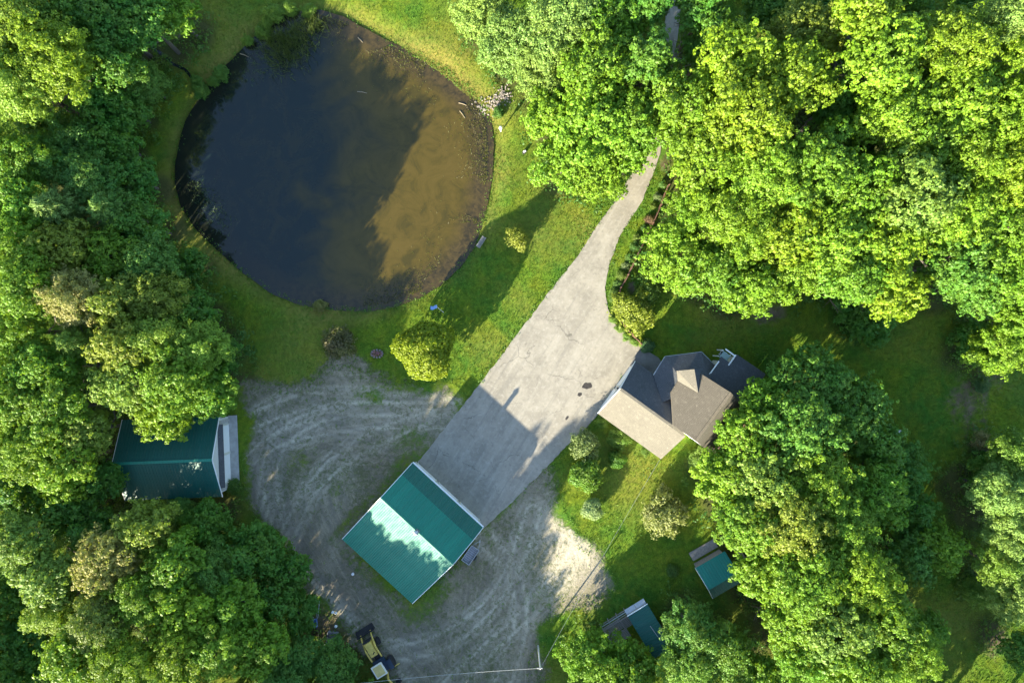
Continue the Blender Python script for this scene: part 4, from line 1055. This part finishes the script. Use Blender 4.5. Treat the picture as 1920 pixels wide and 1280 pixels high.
MB().tube([(-2.7, -.25, 1.7), (-3.0, -.28, .5)], [.10, .07], 6).build('dipper', M_YEL, bo)
MB().box((-2.85, -.28, .3), (.45, .6, .45), taper=.7).build('rear_bucket', M_BLACK, bo)
for sgn in (-1, 1): MB().tube([(-1.0, sgn * .5, .8), (-1.15, sgn * 1.45, .35)], [.07, .05], 5).build('stabiliser', M_YEL, bk)
MB().tube([(3.1, -.9, .9), (3.1, .9, .9)], .04, 5).build('crossbar', M_GREY, bk)

# ------------------------------------------------------------------ small yard things
w = W(882, 1040, .6); tl = empty('utility_trailer', (w[0], w[1], 0), math.radians(55), 'small mesh-bed utility trailer parked along the workshop side wall', 'trailer')
MB().box((0, 0, .5), (1.9, .95, .05)).build('bed', M_GREY, tl)
for y in (-.5, .5):
    MB().box((0, y, .62), (2.0, .05, .22)).build('side_rail', M_GALV, tl)
    wh = MB(); wh.lathe([(.1, -.09), (.27, -.09), (.29, 0), (.27, .09), (.1, .09)], n=14); wh.v = [tuple((M_ @ Vector(v_)) + Vector((-.1, math.copysign(.66, y), .29))) for v_ in wh.v]; wh.build('wheel', M_BLACK, tl)
for x in (-.98, .98): MB().box((x, 0, .62), (.05, 1.0, .22)).build('end_rail', M_GALV, tl)
MB().tube([(1.0, -.4, .48), (1.9, 0, .48)], .035, 5).build('tongue', M_GALV, tl); MB().tube([(1.0, .4, .48), (1.9, 0, .48)], .035, 5).build('tongue', M_GALV, tl)
MB().tube([(1.85, 0, .05), (1.85, 0, .8)], .04, 6).build('jack', M_WHITE, tl)
for k in range(8): MB().box((-.8 + k * .23, 0, .535), (.03, .9, .02)).build('bed_bar', M_GALV, tl)
def pole(px, py, hh, r0, mat, label, name, cat):
    w = W(px, py); r_ = empty(name, (w[0], w[1], 0), 0, label, cat); MB().tube([(0, 0, -.2), (0, 0, hh)], [r0, r0 * .7], 8).build('shaft', mat, r_); return r_, w
up_, uw = pole(1009, 1209, 5.6, .10, plain('pale_pole', (.55, .54, .50), .8, .15), 'pale service pole standing on the gravel rim near the bottom', 'service_pole', 'pole')
MB().box((0, 0, 5.35), (.5, .08, .08)).build('crossarm', M_OLDWOOD, up_)
for x in (-.2, .2): MB().lathe([(.04, 0), (.05, .06), (.02, .12)], (x, 0, 5.39), 8).build('insulator', M_WHITE, up_)
def wire(a, b, sag, r_, mat, label):
    P = [Vector(a).lerp(Vector(b), k / 16) - Vector((0, 0, sag * 4 * (k / 16) * (1 - k / 16))) for k in range(17)]
    tag(MB().tube(P, r_, 5).build('overhead_wire', mat), label, 'wire', 'wires from the service pole')
M_WIRE = plain('wire', (.30, .30, .30), .5, .2); M_WIRE2 = plain('pale_wire', (.42, .42, .40), .5, .2)
hw = W(1243, 853, 2.9); wire((uw[0], uw[1], 5.5), (hw[0], hw[1], 2.75), .5, .012, M_WIRE, 'long thin wire running from the service pole to the house garage wing')
lw = W(560, 1290, 5); wire((uw[0], uw[1], 5.4), (lw[0], lw[1], 5.5), .5, .014, M_WIRE2, 'pale wire running west from the service pole over the gravel')
w = W(939, 246, 0); wp_ = empty('lawn_post', (w[0], w[1], -.05), 0, 'short white-capped post on the sunny lawn east of the pond', 'post')
MB().lathe([(.07, 0), (.07, 1.0)], n=8).build('shaft', M_WHITE, wp_); MB().lathe([(.17, 1.0), (.20, 1.12), (.16, 1.42), (.05, 1.5)], n=12).build('cap', M_WHITE, wp_)
w = W(982, 287); vb = empty('lawn_fixture', (w[0], w[1], 0), .4, 'tiny dark box with a white lid in the lawn north-east of the pond', 'box')
MB().box((0, 0, .12), (.30, .24, .3)).build('body', M_BLACK, vb); MB().box((.12, .06, .29), (.3, .2, .04)).build('lid', M_WHITE, vb)
# bench by the pond
w = W(903, 454, .4); be = empty('bench', (w[0], w[1], ground_z([w])[0]), math.radians(57), 'weathered grey plank bench facing the pond beside a young tree', 'bench')
pk = MB().box((0, 0, 0), (1.35, .12, .035)).mesh('plank', M_OLDWOOD); bp = M_OLDWOOD
for k in range(3): link('plank', pk, be, (0, .0 + k * .135, .45))
for k in range(3): link('plank', pk, be, (0, -.14 - k * .02, .58 + k * .14), (math.radians(78), 0, 0))
for x in (-.58, .58):
    MB().box((x, .13, .22), (.07, .42, .43)).build('leg', bp, be); MB().box((x, -.14, .6), (.07, .06, .6)).build('back_post', bp, be); MB().box((x, .1, .66), (.08, .45, .04)).build('armrest', bp, be)
# blue flag
w = W(832, 586); fg = empty('garden_flag', (w[0], w[1], 0), 0, 'blue cloth flag on a slanting white pole near the round yellow-green tree', 'flag')
tip = np.array(W(819, 575, 2.0)) - w; MB().tube([(0, 0, 0), (tip[0], tip[1], 2.0)], .03, 6).build('pole', M_WHITE, fg)
m = MB(); vs = []; fs = []
for i in range(8):
    for j in range(4): vs.append((tip[0] - i * .11 * .95, tip[1] - i * .02 + j * .13 - .2 + .05 * math.sin(i * 1.1), 2.0 - j * .10 - i * .03 + .06 * math.sin(i * 1.6 + j)))
n0 = len(vs); vs += [(a, b + .006, c - .012) for a, b, c in vs]
for i in range(7):
    for j in range(3): q = i * 4 + j; fs.append((q, q + 4, q + 5, q + 1)); fs.append((n0 + q + 1, n0 + q + 5, n0 + q + 4, n0 + q))
m.add(vs, fs).build('cloth', plain('blue_cloth', (.20, .33, .62), .8, .1), fg, True)
# stone ring with flowers
w = W(707, 663); fp = empty('flower_ring', (w[0], w[1], 0), 0, 'ring of stones with pink flowers on the shaded lawn south of the pond', 'flower bed')
for k in range(12):
    a = k / 12 * 6.283; MB().box((.62 * math.cos(a), .42 * math.sin(a), .09), (.24, .2, .2), a, taper=.8).build('stone', plain('ring_stone', (.20, .17, .17), .9, .3) if k == 0 else bpy.data.materials['ring_stone'], fp)
rg = np.random.RandomState(4); cn = np.column_stack([rg.normal(0, .25, 40), rg.normal(0, .15, 40), rg.uniform(.15, .4, 40)])
Vp, Fp, vp = leaf_cloud(cn, np.tile([0, 0, 1.0], (40, 1)), 5, .12, .13, rg)
o = link('flowers', np_mesh('flowers', Vp, Fp, M_LEAF, {'var': ('FACE', vp)}), fp); o.color = (.36, .14, .20, 1)
# litter yard left of the digger
w = W(591, 1165, .4); wb = empty('wheelbarrow', (w[0], w[1], 0), math.radians(-85), 'blue wheelbarrow at the foot of the bottom left wood', 'wheelbarrow')
tr_ = MB(); tr_.prism([(-.4, -.3), (.45, -.22), (.45, .22), (-.4, .3)], .62, .56); tr_.box((-.4, 0, .72), (.05, .62, .25)); tr_.box((.45, 0, .70), (.05, .46, .22)); tr_.box((.02, .29, .71), (.86, .05, .24)); tr_.box((.02, -.29, .71), (.86, .05, .24)); tr_.build('tray', M_BLUE, wb)
for y in (-.25, .25): MB().tube([(.7, y * .4, .3), (-.4, y, .5), (-1.1, y * 1.1, .62)], .028, 5).build('handle', M_GALV, wb); MB().tube([(-.3, y, .5), (-.4, y, 0)], .025, 5).build('leg', M_GALV, wb)
wh = MB(); wh.lathe([(.05, -.05), (.2, -.05), (.2, .05), (.05, .05)], n=12); wh.v = [tuple((M_ @ Vector(v_)) + Vector((.72, 0, .2))) for v_ in wh.v]; wh.build('wheel', M_BLACK, wb)
w = W(598, 1140); tag(MB().tube([(w[0] - .1, w[1] - 1.0, .1), (w[0] + .1, w[1] + .9, .12)], .05, 6).build('scrap_pipe', M_GALV), 'pale pipe lying north of the blue wheelbarrow', 'pipe')
w = W(622, 1196, .6); ct = empty('steel_crate', (w[0], w[1], 0), math.radians(-8), 'grey-blue slatted steel crate beside the digger', 'crate')
for k in range(8): MB().box((-.5 + k * .143, 0, .62), (.05, 1.1, .03)).build('slat', M_GALV, ct)
for x, y, dx, dy in ((0, .57, 1.15, .05), (0, -.57, 1.15, .05)): MB().box((x, y, .35), (dx, dy, .6)).build('side', M_GREY, ct)
for x in (-.55, .55): MB().box((x, 0, .33), (.05, 1.08, .56)).build('side', M_GREY, ct)
MB().box((0, 0, .06), (1.05, 1.08, .06)).build('base', M_GREY, ct)
w = W(597, 1192); tag(MB().box((w[0], w[1], .06), (.06, 1.15, .08), .03).build('plank', M_OLDWOOD), 'thin grey plank on the ground just west of the steel crate', 'plank')
for i, (px, py, lb) in enumerate(((624, 1147, 'white stone, upper of the two by the track edge'), (630, 1148, 'white stone, right one of the pair by the track edge'), (630, 1173, 'white block between the wheelbarrow and the steel crate'), (610, 1209, 'white chunk at the lower left corner of the steel crate'), (662, 1075, 'white stone against the south-west wall of the workshop'), (1184, 1140, 'pale stone beside the front of the dark teal shed'))):
    w = W(px, py); rr = random.Random(i); m = MB(); m.lathe([(.05, 0), (.17, .04), (.16, .14), (.05, .2)], n=7); m.v = [(a * rr.uniform(.75, 1.25) + w[0], b * rr.uniform(.75, 1.2) + w[1], c) for a, b, c in m.v]
    tag(m.build('stone', M_WHITE), lb, 'stone', 'loose white stones')
# garden furniture behind the house
w = W(1356, 663, .7); gc_ = empty('garden_chair', (w[0], w[1], 0), math.radians(-30), 'white-framed garden chair behind the house on the dark lawn', 'chair')
for x, y in ((-.25, -.22), (.25, -.22), (-.25, .22), (.25, .22)): MB().tube([(x, y, 0), (x, y, .45 if y < 0 else .9)], .03, 5).build('leg', M_WHITE, gc_)
m = MB()
for c_, d_ in (((0, -.24, .46), (.56, .06, .05)), ((0, .24, .46), (.56, .06, .05)), ((-.26, 0, .46), (.05, .44, .05)), ((.26, 0, .46), (.05, .44, .05))): m.box(c_, d_)
m.build('seat_frame', M_WHITE, gc_); MB().box((0, .25, .75), (.5, .04, .3)).build('backrest', M_WHITE, gc_); MB().box((0, 0, .45), (.44, .4, .02)).build('seat', M_DARK, gc_)
w = W(1681, 818, .7); gt = empty('garden_table', (w[0], w[1], 0), 0, 'small round white table at the foot of the trees by the back lawn', 'table')
MB().lathe([(.36, 0), (.38, .02), (.36, .04)], (0, 0, .70), 20).build('tabletop', M_WHITE, gt); MB().lathe([(.22, 0), (.05, .06), (.04, .7)], n=10).build('pedestal', M_WHITE, gt)
MB().lathe([(.07, 0), (.10, .12), (.06, .16)], (0, 0, .74), 10).build('centre_pot', M_BLACK, gt)
w = W(1688, 809, .45); st_ = empty('stool', (w[0], w[1], 0), 0, 'low pale stool just above the round white table', 'stool')
MB().lathe([(.18, 0), (.2, .03), (.18, .05)], (0, 0, .42), 14).build('seat', M_CREAM, st_)
for a in (0, 2.1, 4.2): MB().tube([(.15 * math.cos(a), .15 * math.sin(a), 0), (.1 * math.cos(a), .1 * math.sin(a), .42)], .02, 5).build('leg', M_WHITE, st_)
w = W(1207, 832, .5); tag(MB().lathe([(.20, 0), (.22, .5), (.14, .62), (.05, .66)], (w[0], w[1], 0), 12).build('propane_tank', M_WHITE), 'white gas bottle against the long garage wing wall', 'gas bottle')

# ------------------------------------------------------------------ rail fences
def fence(pts, label, seed):
    rr = random.Random(seed); P = [W(*q) for q in pts]; r_ = empty('rail_fence', (P[0][0], P[0][1], 0), 0, label, 'fence', 'rustic rail fences by the drive')
    o = P[0]
    for i, q in enumerate(P):
        MB().tube([(q[0] - o[0], q[1] - o[1], -.2), (q[0] - o[0] + rr.gauss(0, .02), q[1] - o[1], 1.15)], [.085, .07], 7).build('post', M_RAIL, r_)
        if i:
            a = P[i - 1]
            for z in (.42, .92): MB().tube([(a[0] - o[0] + rr.gauss(0, .03), a[1] - o[1], z), ((a[0] + q[0]) / 2 - o[0] + rr.gauss(0, .04), (a[1] + q[1]) / 2 - o[1], z + rr.gauss(0, .02)), (q[0] - o[0], q[1] - o[1] + rr.gauss(0, .03), z)], [.05, .065, .05], 6).build('rail', M_RAIL, r_)
fence([(1251, 350), (1237, 386), (1222, 420), (1206, 453), (1190, 487), (1176, 516), (1162, 540), (1156, 560)], 'long red-brown rail fence along the flower strip on the east side of the drive', 1)
fence([(1163, 602), (1176, 618), (1188, 632), (1200, 645)], 'short curved rail fence piece at the house corner of the drive', 2)

# ------------------------------------------------------------------ bushes and garden plants
BALL = [(3.1, ball_mesh('round_crown', 3.1, 90, M_LEAF, .25, .23, 10, .95))]
BUSH = [(1.1, ball_mesh('bush_foliage', 1.1, 91 + i, M_LEAF, .15, .15, 7, .9)) for i in range(3)]
SHRUB = [(1.3, crown_mesh('shrub_foliage', 1.3, 95 + i, M_FINE, spacing=.24, per=8, spread=.2, lsize=.15, nl=22, lobe=(.18, .34))) for i in range(3)]
def bush(px, py, r, hh, protos, col, label, cat='bush', group=None, name='bush'):
    w = W(px, py, hh * .5); z0 = ground_z([w])[0]; R0, me = rt.choice(protos); R = r * .06; s = R / R0
    root = empty(name, (w[0], w[1], z0), rt.uniform(0, 6.28), label, cat, group)
    c = link('foliage', me, root, (0, 0, max(hh - R * .9, R * .45)), None, (s, s, min(s, hh / R0 * .9))); c.color = (col[0] * 1.2, col[1] * 1.3, col[2] * 1.1, 1)
    m_ = MB().tube([(0, 0, 0), (.02, .01, hh * .6)], [.05 + .02 * hh, .02], 6).build('stem', M_BARK, root)
    return root
tr0 = tree(*W(796, 656, 4.0), 2.95, 6.4, 'maple', COL['Y'], 'round yellow-green ball-shaped tree on the lawn south of the pond', None, name='round_tree')
for ch_ in tr0.children:
    if ch_.name.startswith('crown'):
        ch_.data = BALL[0][1]; ch_.scale = (.98, .98, .98); ch_.location = (0, 0, 3.5); ch_.color = (.230, .300, .010, 1)
bush(968, 447, 21, 2.4, SHRUB, (.19, .20, .015), 'young yellow-green tree beside the pond bench', 'tree', name='sapling')
bush(1190, 585, 38, 2.6, SHRUB, (.17, .195, .012), 'spreading yellow-green shrub on the drive bend by the rail fence', 'shrub')
bush(1168, 570, 20, 1.8, SHRUB, (.16, .19, .015), 'smaller yellow-green shrub touching the drive bend', 'shrub')
bush(1217, 545, 24, 2.0, SHRUB, (.08, .14, .012), 'green shrub in the shade east of the fence end', 'shrub')
bush(1099, 890, 29, 3.2, BUSH, (.085, .175, .020), 'clipped round bright green bush on the side lawn', 'bush', 'bushes by the house')
bush(1110, 954, 19, 2.2, BUSH, (.26, .33, .16), 'white-flowering bush on the side lawn below the clipped round one', 'bush', 'bushes by the house')
bush(1096, 836, 27, 2.6, SHRUB, (.13, .17, .06), 'pale mottled bush at the top of the side lawn near the drive', 'bush', 'bushes by the house')
bush(1161, 823, 21, 1.4, SHRUB, (.075, .15, .012), 'green bush along the garage wing, nearest the wall', 'bush', 'bushes by the house')
bush(1157, 861, 16, 1.5, BUSH, (.060, .150, .016), 'small dark green round bush east of the clipped one', 'bush', 'bushes by the house')
bush(1129, 791, 12, 1.2, SHRUB, (.11, .19, .012), 'small bright bush at the drive corner of the garage wing', 'bush', 'bushes by the house')
bush(1211, 846, 9, .8, SHRUB, (.08, .15, .015), 'tiny bush beside the white gas bottle', 'bush', 'bushes by the house')
bush(1246, 964, 40, 3.0, SHRUB, (.170, .175, .055), 'large olive-brown shrub on the lawn south of the house', 'shrub')
bush(1313, 862, 22, 2.0, SHRUB, (.13, .22, .03), 'light green bush below the white house gable', 'bush', 'bushes by the house')
bush(1334, 872, 16, 2.2, SHRUB, (.11, .20, .025), 'light green bush one right of the gable bush', 'bush', 'bushes by the house')
bush(1214, 648, 13, 1.3, BUSH, (.05, .13, .07), 'bluish bush at the pavement corner north of the house', 'bush', 'bushes by the house')
bush(1204, 643, 7, .9, BUSH, (.17, .22, .02), 'small yellow plant between the pavement corner and the bluish bush', 'plant', 'bushes by the house')
bush(633, 641, 30, 2.0, SHRUB, (.115, .085, .050), 'sparse dark brown shrub on the shaded lawn south of the pond', 'shrub')
bush(598, 573, 12, .9, SHRUB, (.19, .17, .05), 'pale yellowish plant on the south shore of the pond', 'plant', 'shore plants')
bush(935, 210, 11, .8, SHRUB, (.05, .13, .015), 'dark green plant beside the rock heap at the inlet', 'plant', 'shore plants')
for px, py, r, lb in ((372, 166, 17, 'round green shore bush where the brook meets the pond'), (366, 150, 10, 'small green bush just above the brook mouth bush'), (411, 134, 15, 'green shore bush up the bank from the brook mouth'), (398, 150, 11, 'green shore bush, next one after the brook mouth'), (461, 74, 11, 'small green shore bush before the reeds'), (489, 55, 15, 'bright shore bush on the west side of the reed bed'), (510, 22, 20, 'bright bush on the top bank above the reed bed'), (540, 14, 14, 'bright bush at the top border above the reeds'), (575, 16, 14, 'green bush on the north shore, top border'), (497, 40, 12, 'bright small bush between the two reed bank bushes')):
    bush(px, py, r, 1.2, SHRUB, (.11, .20, .012) if px > 450 else (.06, .16, .015), lb, 'bush', 'bushes on the pond bank')
rf_ = random.Random(9); fl_ = [(1251, 350), (1237, 386), (1222, 420), (1206, 453), (1190, 487), (1176, 516), (1162, 540), (1156, 560)]
words_ = ['northernmost, by the fence end', 'second from the north end', 'third from the north end', 'with a reddish tint, below the third', 'fifth along the fence', 'sixth along the fence', 'in the middle of the fence, north side', 'in the middle of the fence, south side', 'just past the fence middle', 'tenth along the fence', 'darker, third from the lower end', 'second from the lower end', 'at the lower fence end']
for i in range(13):
    f = i / 12 * 6.999; k = int(f); f -= k; a, b = fl_[k], fl_[k + 1]
    px = a[0] + (b[0] - a[0]) * f - 8 + rf_.gauss(0, 1.5); py = a[1] + (b[1] - a[1]) * f - 4 + rf_.gauss(0, 2)
    bush(px, py, rf_.uniform(6, 10), .7, SHRUB, rf_.choice([(.08, .16, .03), (.05, .12, .02), (.13, .17, .08), (.10, .15, .02)]) if i != 3 else (.14, .07, .05), 'flower-strip plant ' + words_[i], 'plant', 'plants in the strip beside the long fence', 'garden_plant')
for i, (px, py, lb) in enumerate(((1150, 598, 'low plant at the drive bend, west of the short fence'), (1163, 615, 'low plant along the short fence, upper'), (1176, 630, 'low plant along the short fence, lower'), (1190, 640, 'low plant at the house end of the short fence'))):
    bush(px, py, 9, .6, SHRUB, (.10, .18, .02), lb, 'plant', 'plants beside the short fence', 'garden_plant')
bush(1845, 830, 22, 1.4, SHRUB, (.21, .17, .07), 'tan scrub bush at the head of the grass track, right side', 'bush')
bush(1838, 720, 16, .8, SHRUB, (.05, .11, .03), 'dark low plant patch on the bare soil of the back lawn', 'plant')
bush(563, 1200, 18, 1.0, SHRUB, (.26, .11, .04), 'rusty brown brush pile at the foot of the bottom left wood', 'brush pile')
bush(1262, 1070, 12, .7, SHRUB, (.07, .13, .02), 'low plant on the lawn west of the garden hut', 'plant')
bush(436, 912, 16, 1.2, SHRUB, (.04, .12, .015), 'green bush at the south corner of the white garage front', 'bush')

# ------------------------------------------------------------------ rocks, sticks, reeds, grass, undergrowth
rg = np.random.RandomState(21); m = MB()
for i in range(230):
    f = rg.uniform(0, 1) ** .8; c = W(893 + 62 * f + rg.normal(0, 6), 207 - 30 * f + rg.normal(0, 9 - 2 * f)); s_ = rg.uniform(.07, .24); n0 = len(m.v)
    m.box((0, 0, 0), (s_, s_ * rg.uniform(.6, 1), s_ * .7), 0, taper=rg.uniform(.5, .9)); R_ = Matrix.Rotation(rg.uniform(0, 6), 3, 'Z') @ Matrix.Rotation(rg.uniform(-.6, .6), 3, 'X'); zz = ground_z([c])[0]
    m.v = m.v[:n0] + [tuple(R_ @ Vector(v_) + Vector((c[0], c[1], zz + s_ * .25))) for v_ in m.v[n0:]]
tag(m.build('rock_heap', M_ROCK), None, None, None, 'stuff')
for i, (a, b, lb) in enumerate((((860, 193), (875, 198), 'pale stick floating off the rock heap, upper one'), ((862, 208), (872, 222), 'pale stick floating off the rock heap, lower one'), ((671, 71), (680, 80), 'pale stick afloat near the north shore'), ((670, 172), (688, 175), 'pale stick afloat in the open water near the north-east shore'), ((450, 101), (466, 107), 'dim stick afloat west of the reed bed'))):
    A_, B_ = W(*a, -.27), W(*b, -.27); tag(MB().tube([(A_[0], A_[1], -.28), ((A_[0] + B_[0]) / 2, (A_[1] + B_[1]) / 2 + .04, -.25), (B_[0], B_[1], -.27)], [.05, .045, .03], 6).build('stick', M_STICK), lb, 'stick', 'sticks floating in the pond')
def blades(P, z, hgt, wid, lean, rng, name, mat, kind='stuff'):
    n = len(P); a = rng.uniform(0, 6.28, n); d = np.stack([np.cos(a), np.sin(a)], 1); la = rng.uniform(0, 6.28, n); l = np.stack([np.cos(la), np.sin(la)], 1) * (lean * rng.uniform(.3, 1, n))[:, None]
    hh = hgt * rng.uniform(.6, 1.3, n); v0 = np.column_stack([P - d * wid / 2, z]); v1 = np.column_stack([P + d * wid / 2, z]); v2 = np.column_stack([P + l * hh[:, None], z + hh])
    V_ = np.stack([v0, v1, v2], 1).reshape(-1, 3); me = np_mesh(name, V_, np.arange(3 * n).reshape(n, 3), mat, {'var': ('FACE', rng.uniform(0, 1, n))}); o = link(name, me); o['kind'] = kind; return o
def cluster_pts(n, px, py, sx, sy, rng, ang=0.0):
    q = rng.normal(0, 1, (n, 2)) * [sx, sy]; ca, sa = math.cos(ang), math.sin(ang); q = np.column_stack([q[:, 0] * ca - q[:, 1] * sa, q[:, 0] * sa + q[:, 1] * ca]); return np.array([W(px + a, py + b) for a, b in q])
P = np.vstack([cluster_pts(1100, 530, 90, 22, 22, rg), cluster_pts(420, 562, 66, 15, 17, rg), cluster_pts(160, 592, 46, 12, 7, rg), cluster_pts(120, 500, 70, 12, 10, rg)]); P = P[sdf(P, POND) < -.1]
o = blades(P, np.full(len(P), -.32), 1.15, .07, .8, rg, 'reeds', M_FINE); o.color = (.075, .110, .030, 1)
P = np.vstack([cluster_pts(120, 470, 120, 14, 22, rg), cluster_pts(160, 375, 365, 12, 22, rg, -.3), cluster_pts(200, 405, 400, 12, 26, rg, -.5)]); P = P[sdf(P, POND) < -.5]
o = blades(P, np.full(len(P), -.31), .30, .06, 1.6, rg, 'pond_weed', M_FINE); o.color = (.035, .085, .050, 1)
# dark matted weed along the east and north-east shore
Q = np.array(POND); band = []
for i in range(len(Q)):
    a, b = Q[i], Q[(i + 1) % len(Q)]; px_ = a[0] / .06 + 960; py_ = 640 - a[1] / .06
    if px_ > 640 or (py_ < 60 and px_ > 560):
        n_ = int(np.hypot(*(b - a)) * 150); f = rg.uniform(0, 1, (n_, 1)); nr = np.array([-(b - a)[1], (b - a)[0]]); nr = nr / np.hypot(*nr); band.append(a + (b - a) * f + nr * (rg.exponential(.9, (n_, 1)) + .05) * (1 if sdf([a + nr * .5], POND)[0] < 0 else -1))
P = np.vstack(band); P = P[sdf(P, POND) < -.1]; P = P[wob(P, 16, 30) > -.9]
o = blades(P, np.full(len(P), -.31), .17, .06, 1.4, rg, 'shore_weed', M_FINE); o.color = (.085, .068, .022, 1)
# lawn grass
N = 620000; P = np.column_stack([rg.uniform(-60, 60, N), rg.uniform(-41, 41, N)])
keep = (sdf(P, POND) > -.05) & (sdf(P, DRIVE) > -.02 - .22 * rg.uniform(0, 1, N) ** 3) & (sdf(P, APRON) > .05)
sgp = sdf(P, GRAVEL); thr = wob(P, 14, 36) * .5; keep &= (sgp + thr > .3) | (rg.uniform(0, 1, N) < .04)
mdp = np.full(N, 1e9)
for x, y, r, hh in TP:
    if abs(x) < 66 and abs(y) < 48 and hh > 5.5: mdp = np.minimum(mdp, np.hypot(P[:, 0] - x, P[:, 1] - y) - r * .75)
keep &= mdp > 0
keep &= (np.abs(sdf(P, GARAGE_STRIP)) > 1.3) | (rg.uniform(0, 1, N) < .2)
keep &= (sgp > .9) | (rg.uniform(0, 1, N) < .45)
def inrot(P, root, x0, x1, y0, y1):
    a = root.rotation_euler.z; d = P - np.array([root.location.x, root.location.y]); x = d[:, 0] * math.cos(a) + d[:, 1] * math.sin(a); y = -d[:, 0] * math.sin(a) + d[:, 1] * math.cos(a)
    return (x > x0) & (x < x1) & (y > y0) & (y < y1)
for rt_, bx_ in ((g, (.2, 10.1, -11.2, -.2)), (s, (-5, 5.9, -4.1, 4.1)), (h, (.2, 8.4, .2, 6.8)), (h, (2.6, 15, 3.8, 11.6)), (h, (7, 12, 9, 13.9)), (s1, (.1, 3.6, -1.3, 2.9)), (s2, (.1, 5.5, .1, 2.4))): keep &= ~inrot(P, rt_, *bx_)
P = P[keep]; rimk = sdf(P, POND) < 1.3
P = P[:400000]; rimk = rimk[:400000]
zg = ground_z(P)
t = NT('grass_blades'); v_ = t.attr('var'); pz = t.pos(); gb = t.noise(.16, 3, .5, pz); gm = t.noise(.5, 3, .6, pz, .6)
gcol = t.mix(t.mapr(gb, .35, .68), (.062, .190, .014), (.150, .235, .010)); gcol = t.mix(t.mapr(gm, .42, .7, 0, .5), gcol, (.285, .290, .018)); gcol = t.mix(t.mapr(v_, .0, 1, .45, 0), gcol, (.030, .070, .008)); gcol = t.mix(t.attr('dry'), gcol, (.26, .22, .05))
b_ = t.bsdf(gcol, .7, spec=.2); tl_ = t.n('BsdfTranslucent'); t.l(gcol, tl_.inputs['Color']); mx = t.n('MixShader'); mx.inputs[0].default_value = .3; t.l(b_.outputs[0], mx.inputs[1]); t.l(tl_.outputs[0], mx.inputs[2]); t.l(mx.outputs[0], t.out.inputs['Surface'])
o = blades(P, zg - .01, .13, .065, .75, rg, 'lawn_grass', t.m)
at = o.data.attributes.new('dry', 'FLOAT', 'FACE'); at.data.foreach_set('value', np.clip(np.where(rimk, rg.uniform(.2, .9, len(P)), 0) + .18 * np.clip(wob(P, 8, 30), 0, 1), 0, 1).astype(np.float32))
# broad-leaved weeds and clover patches in the lawns and along every edge
wq = P[(wob(P, 22, 36) > .55)]; wq = wq[rg.permutation(len(wq))[:5200]]
eq = P[((sdf(P, GRAVEL) < 1.2) | (sdf(P, DRIVE) < .5) | (sdf(P, POND) < .9))]; eq = eq[rg.permutation(len(eq))[:3600]]
wq = np.vstack([wq, eq]); Cw = np.column_stack([wq, ground_z(wq) + rg.uniform(.03, .14, len(wq))])
Vp, Fp, vp = leaf_cloud(Cw, np.tile([0, 0, 1.0], (len(Cw), 1)), 5, .22, .13, rg)
o = link('lawn_weeds', np_mesh('lawn_weeds', Vp, Fp, M_LEAF, {'var': ('FACE', vp)})); o.color = (.100, .235, .022, 1); o['kind'] = 'stuff'
# undergrowth beneath the trees
cen_ = []
for x, y, r, hh in TP:
    if abs(x) < 70 and abs(y) < 50:
        n_ = int(10 * r); a = rg.uniform(0, 6.28, n_); q = r * 1.15 * np.sqrt(rg.uniform(0, 1, n_)); cen_.append(np.column_stack([x + q * np.cos(a), y + q * np.sin(a), rg.uniform(.2, 1.8, n_)]))
P = np.vstack(cen_); P = P[(sdf(P[:, :2], DRIVE) > 1) & (sdf(P[:, :2], POND) > 2) & (sdf(P[:, :2], GRAVEL) > 1.5)]
for rt_, bx_ in ((g, (-.5, 10.8, -12, .5)), (s, (-6, 7.5, -5, 5)), (h, (-.5, 16, -.5, 15)), (s1, (-1, 4.5, -2.5, 4)), (s2, (-1, 6, -3, 3))): P = P[~inrot(P[:, :2], rt_, *bx_)]
P = np.vstack([P + rg.normal(0, .35, P.shape) * [1, 1, .5] for _ in range(3)]); P[:, 2] = np.abs(P[:, 2])
Vp, Fp, vp = leaf_cloud(P, np.tile([0, 0, 1.0], (len(P), 1)), 6, .4, .28, rg)
o = link('undergrowth', np_mesh('undergrowth', Vp, Fp, M_LEAF, {'var': ('FACE', vp)})); o.color = (.045, .140, .020, 1); o['kind'] = 'stuff'

# bare forked dead tree leaning out over the shaded drive
w = W(1266, 112, 6); dt = empty('dead_tree', (w[0], w[1], 0), 0, 'bare pale dead tree forking over the shaded drive gap', 'tree')
m = MB().tube([(0, 0, 0), (.1, .1, 3), (.0, .3, 6)], [.14, .1, .06], 7); m.build('trunk', M_TWIG, dt)
for a_, L_ in ((1.2, 2.4), (1.75, 2.2), (.6, 1.8), (2.9, 1.3), (-.4, 1.4)):
    e = Vector((math.cos(a_), math.sin(a_), .35)); q0 = Vector((0, .3, 5.9)); q1 = q0 + e * L_ * .55; b2 = MB().tube([q0, q1, q0 + e * L_], [.055, .04, .015], 5)
    b2.tube([q1, q1 + Vector((math.cos(a_ + .6), math.sin(a_ + .6), .5)) * L_ * .45], [.03, .01], 4); b2.build('branch', M_TWIG, dt)
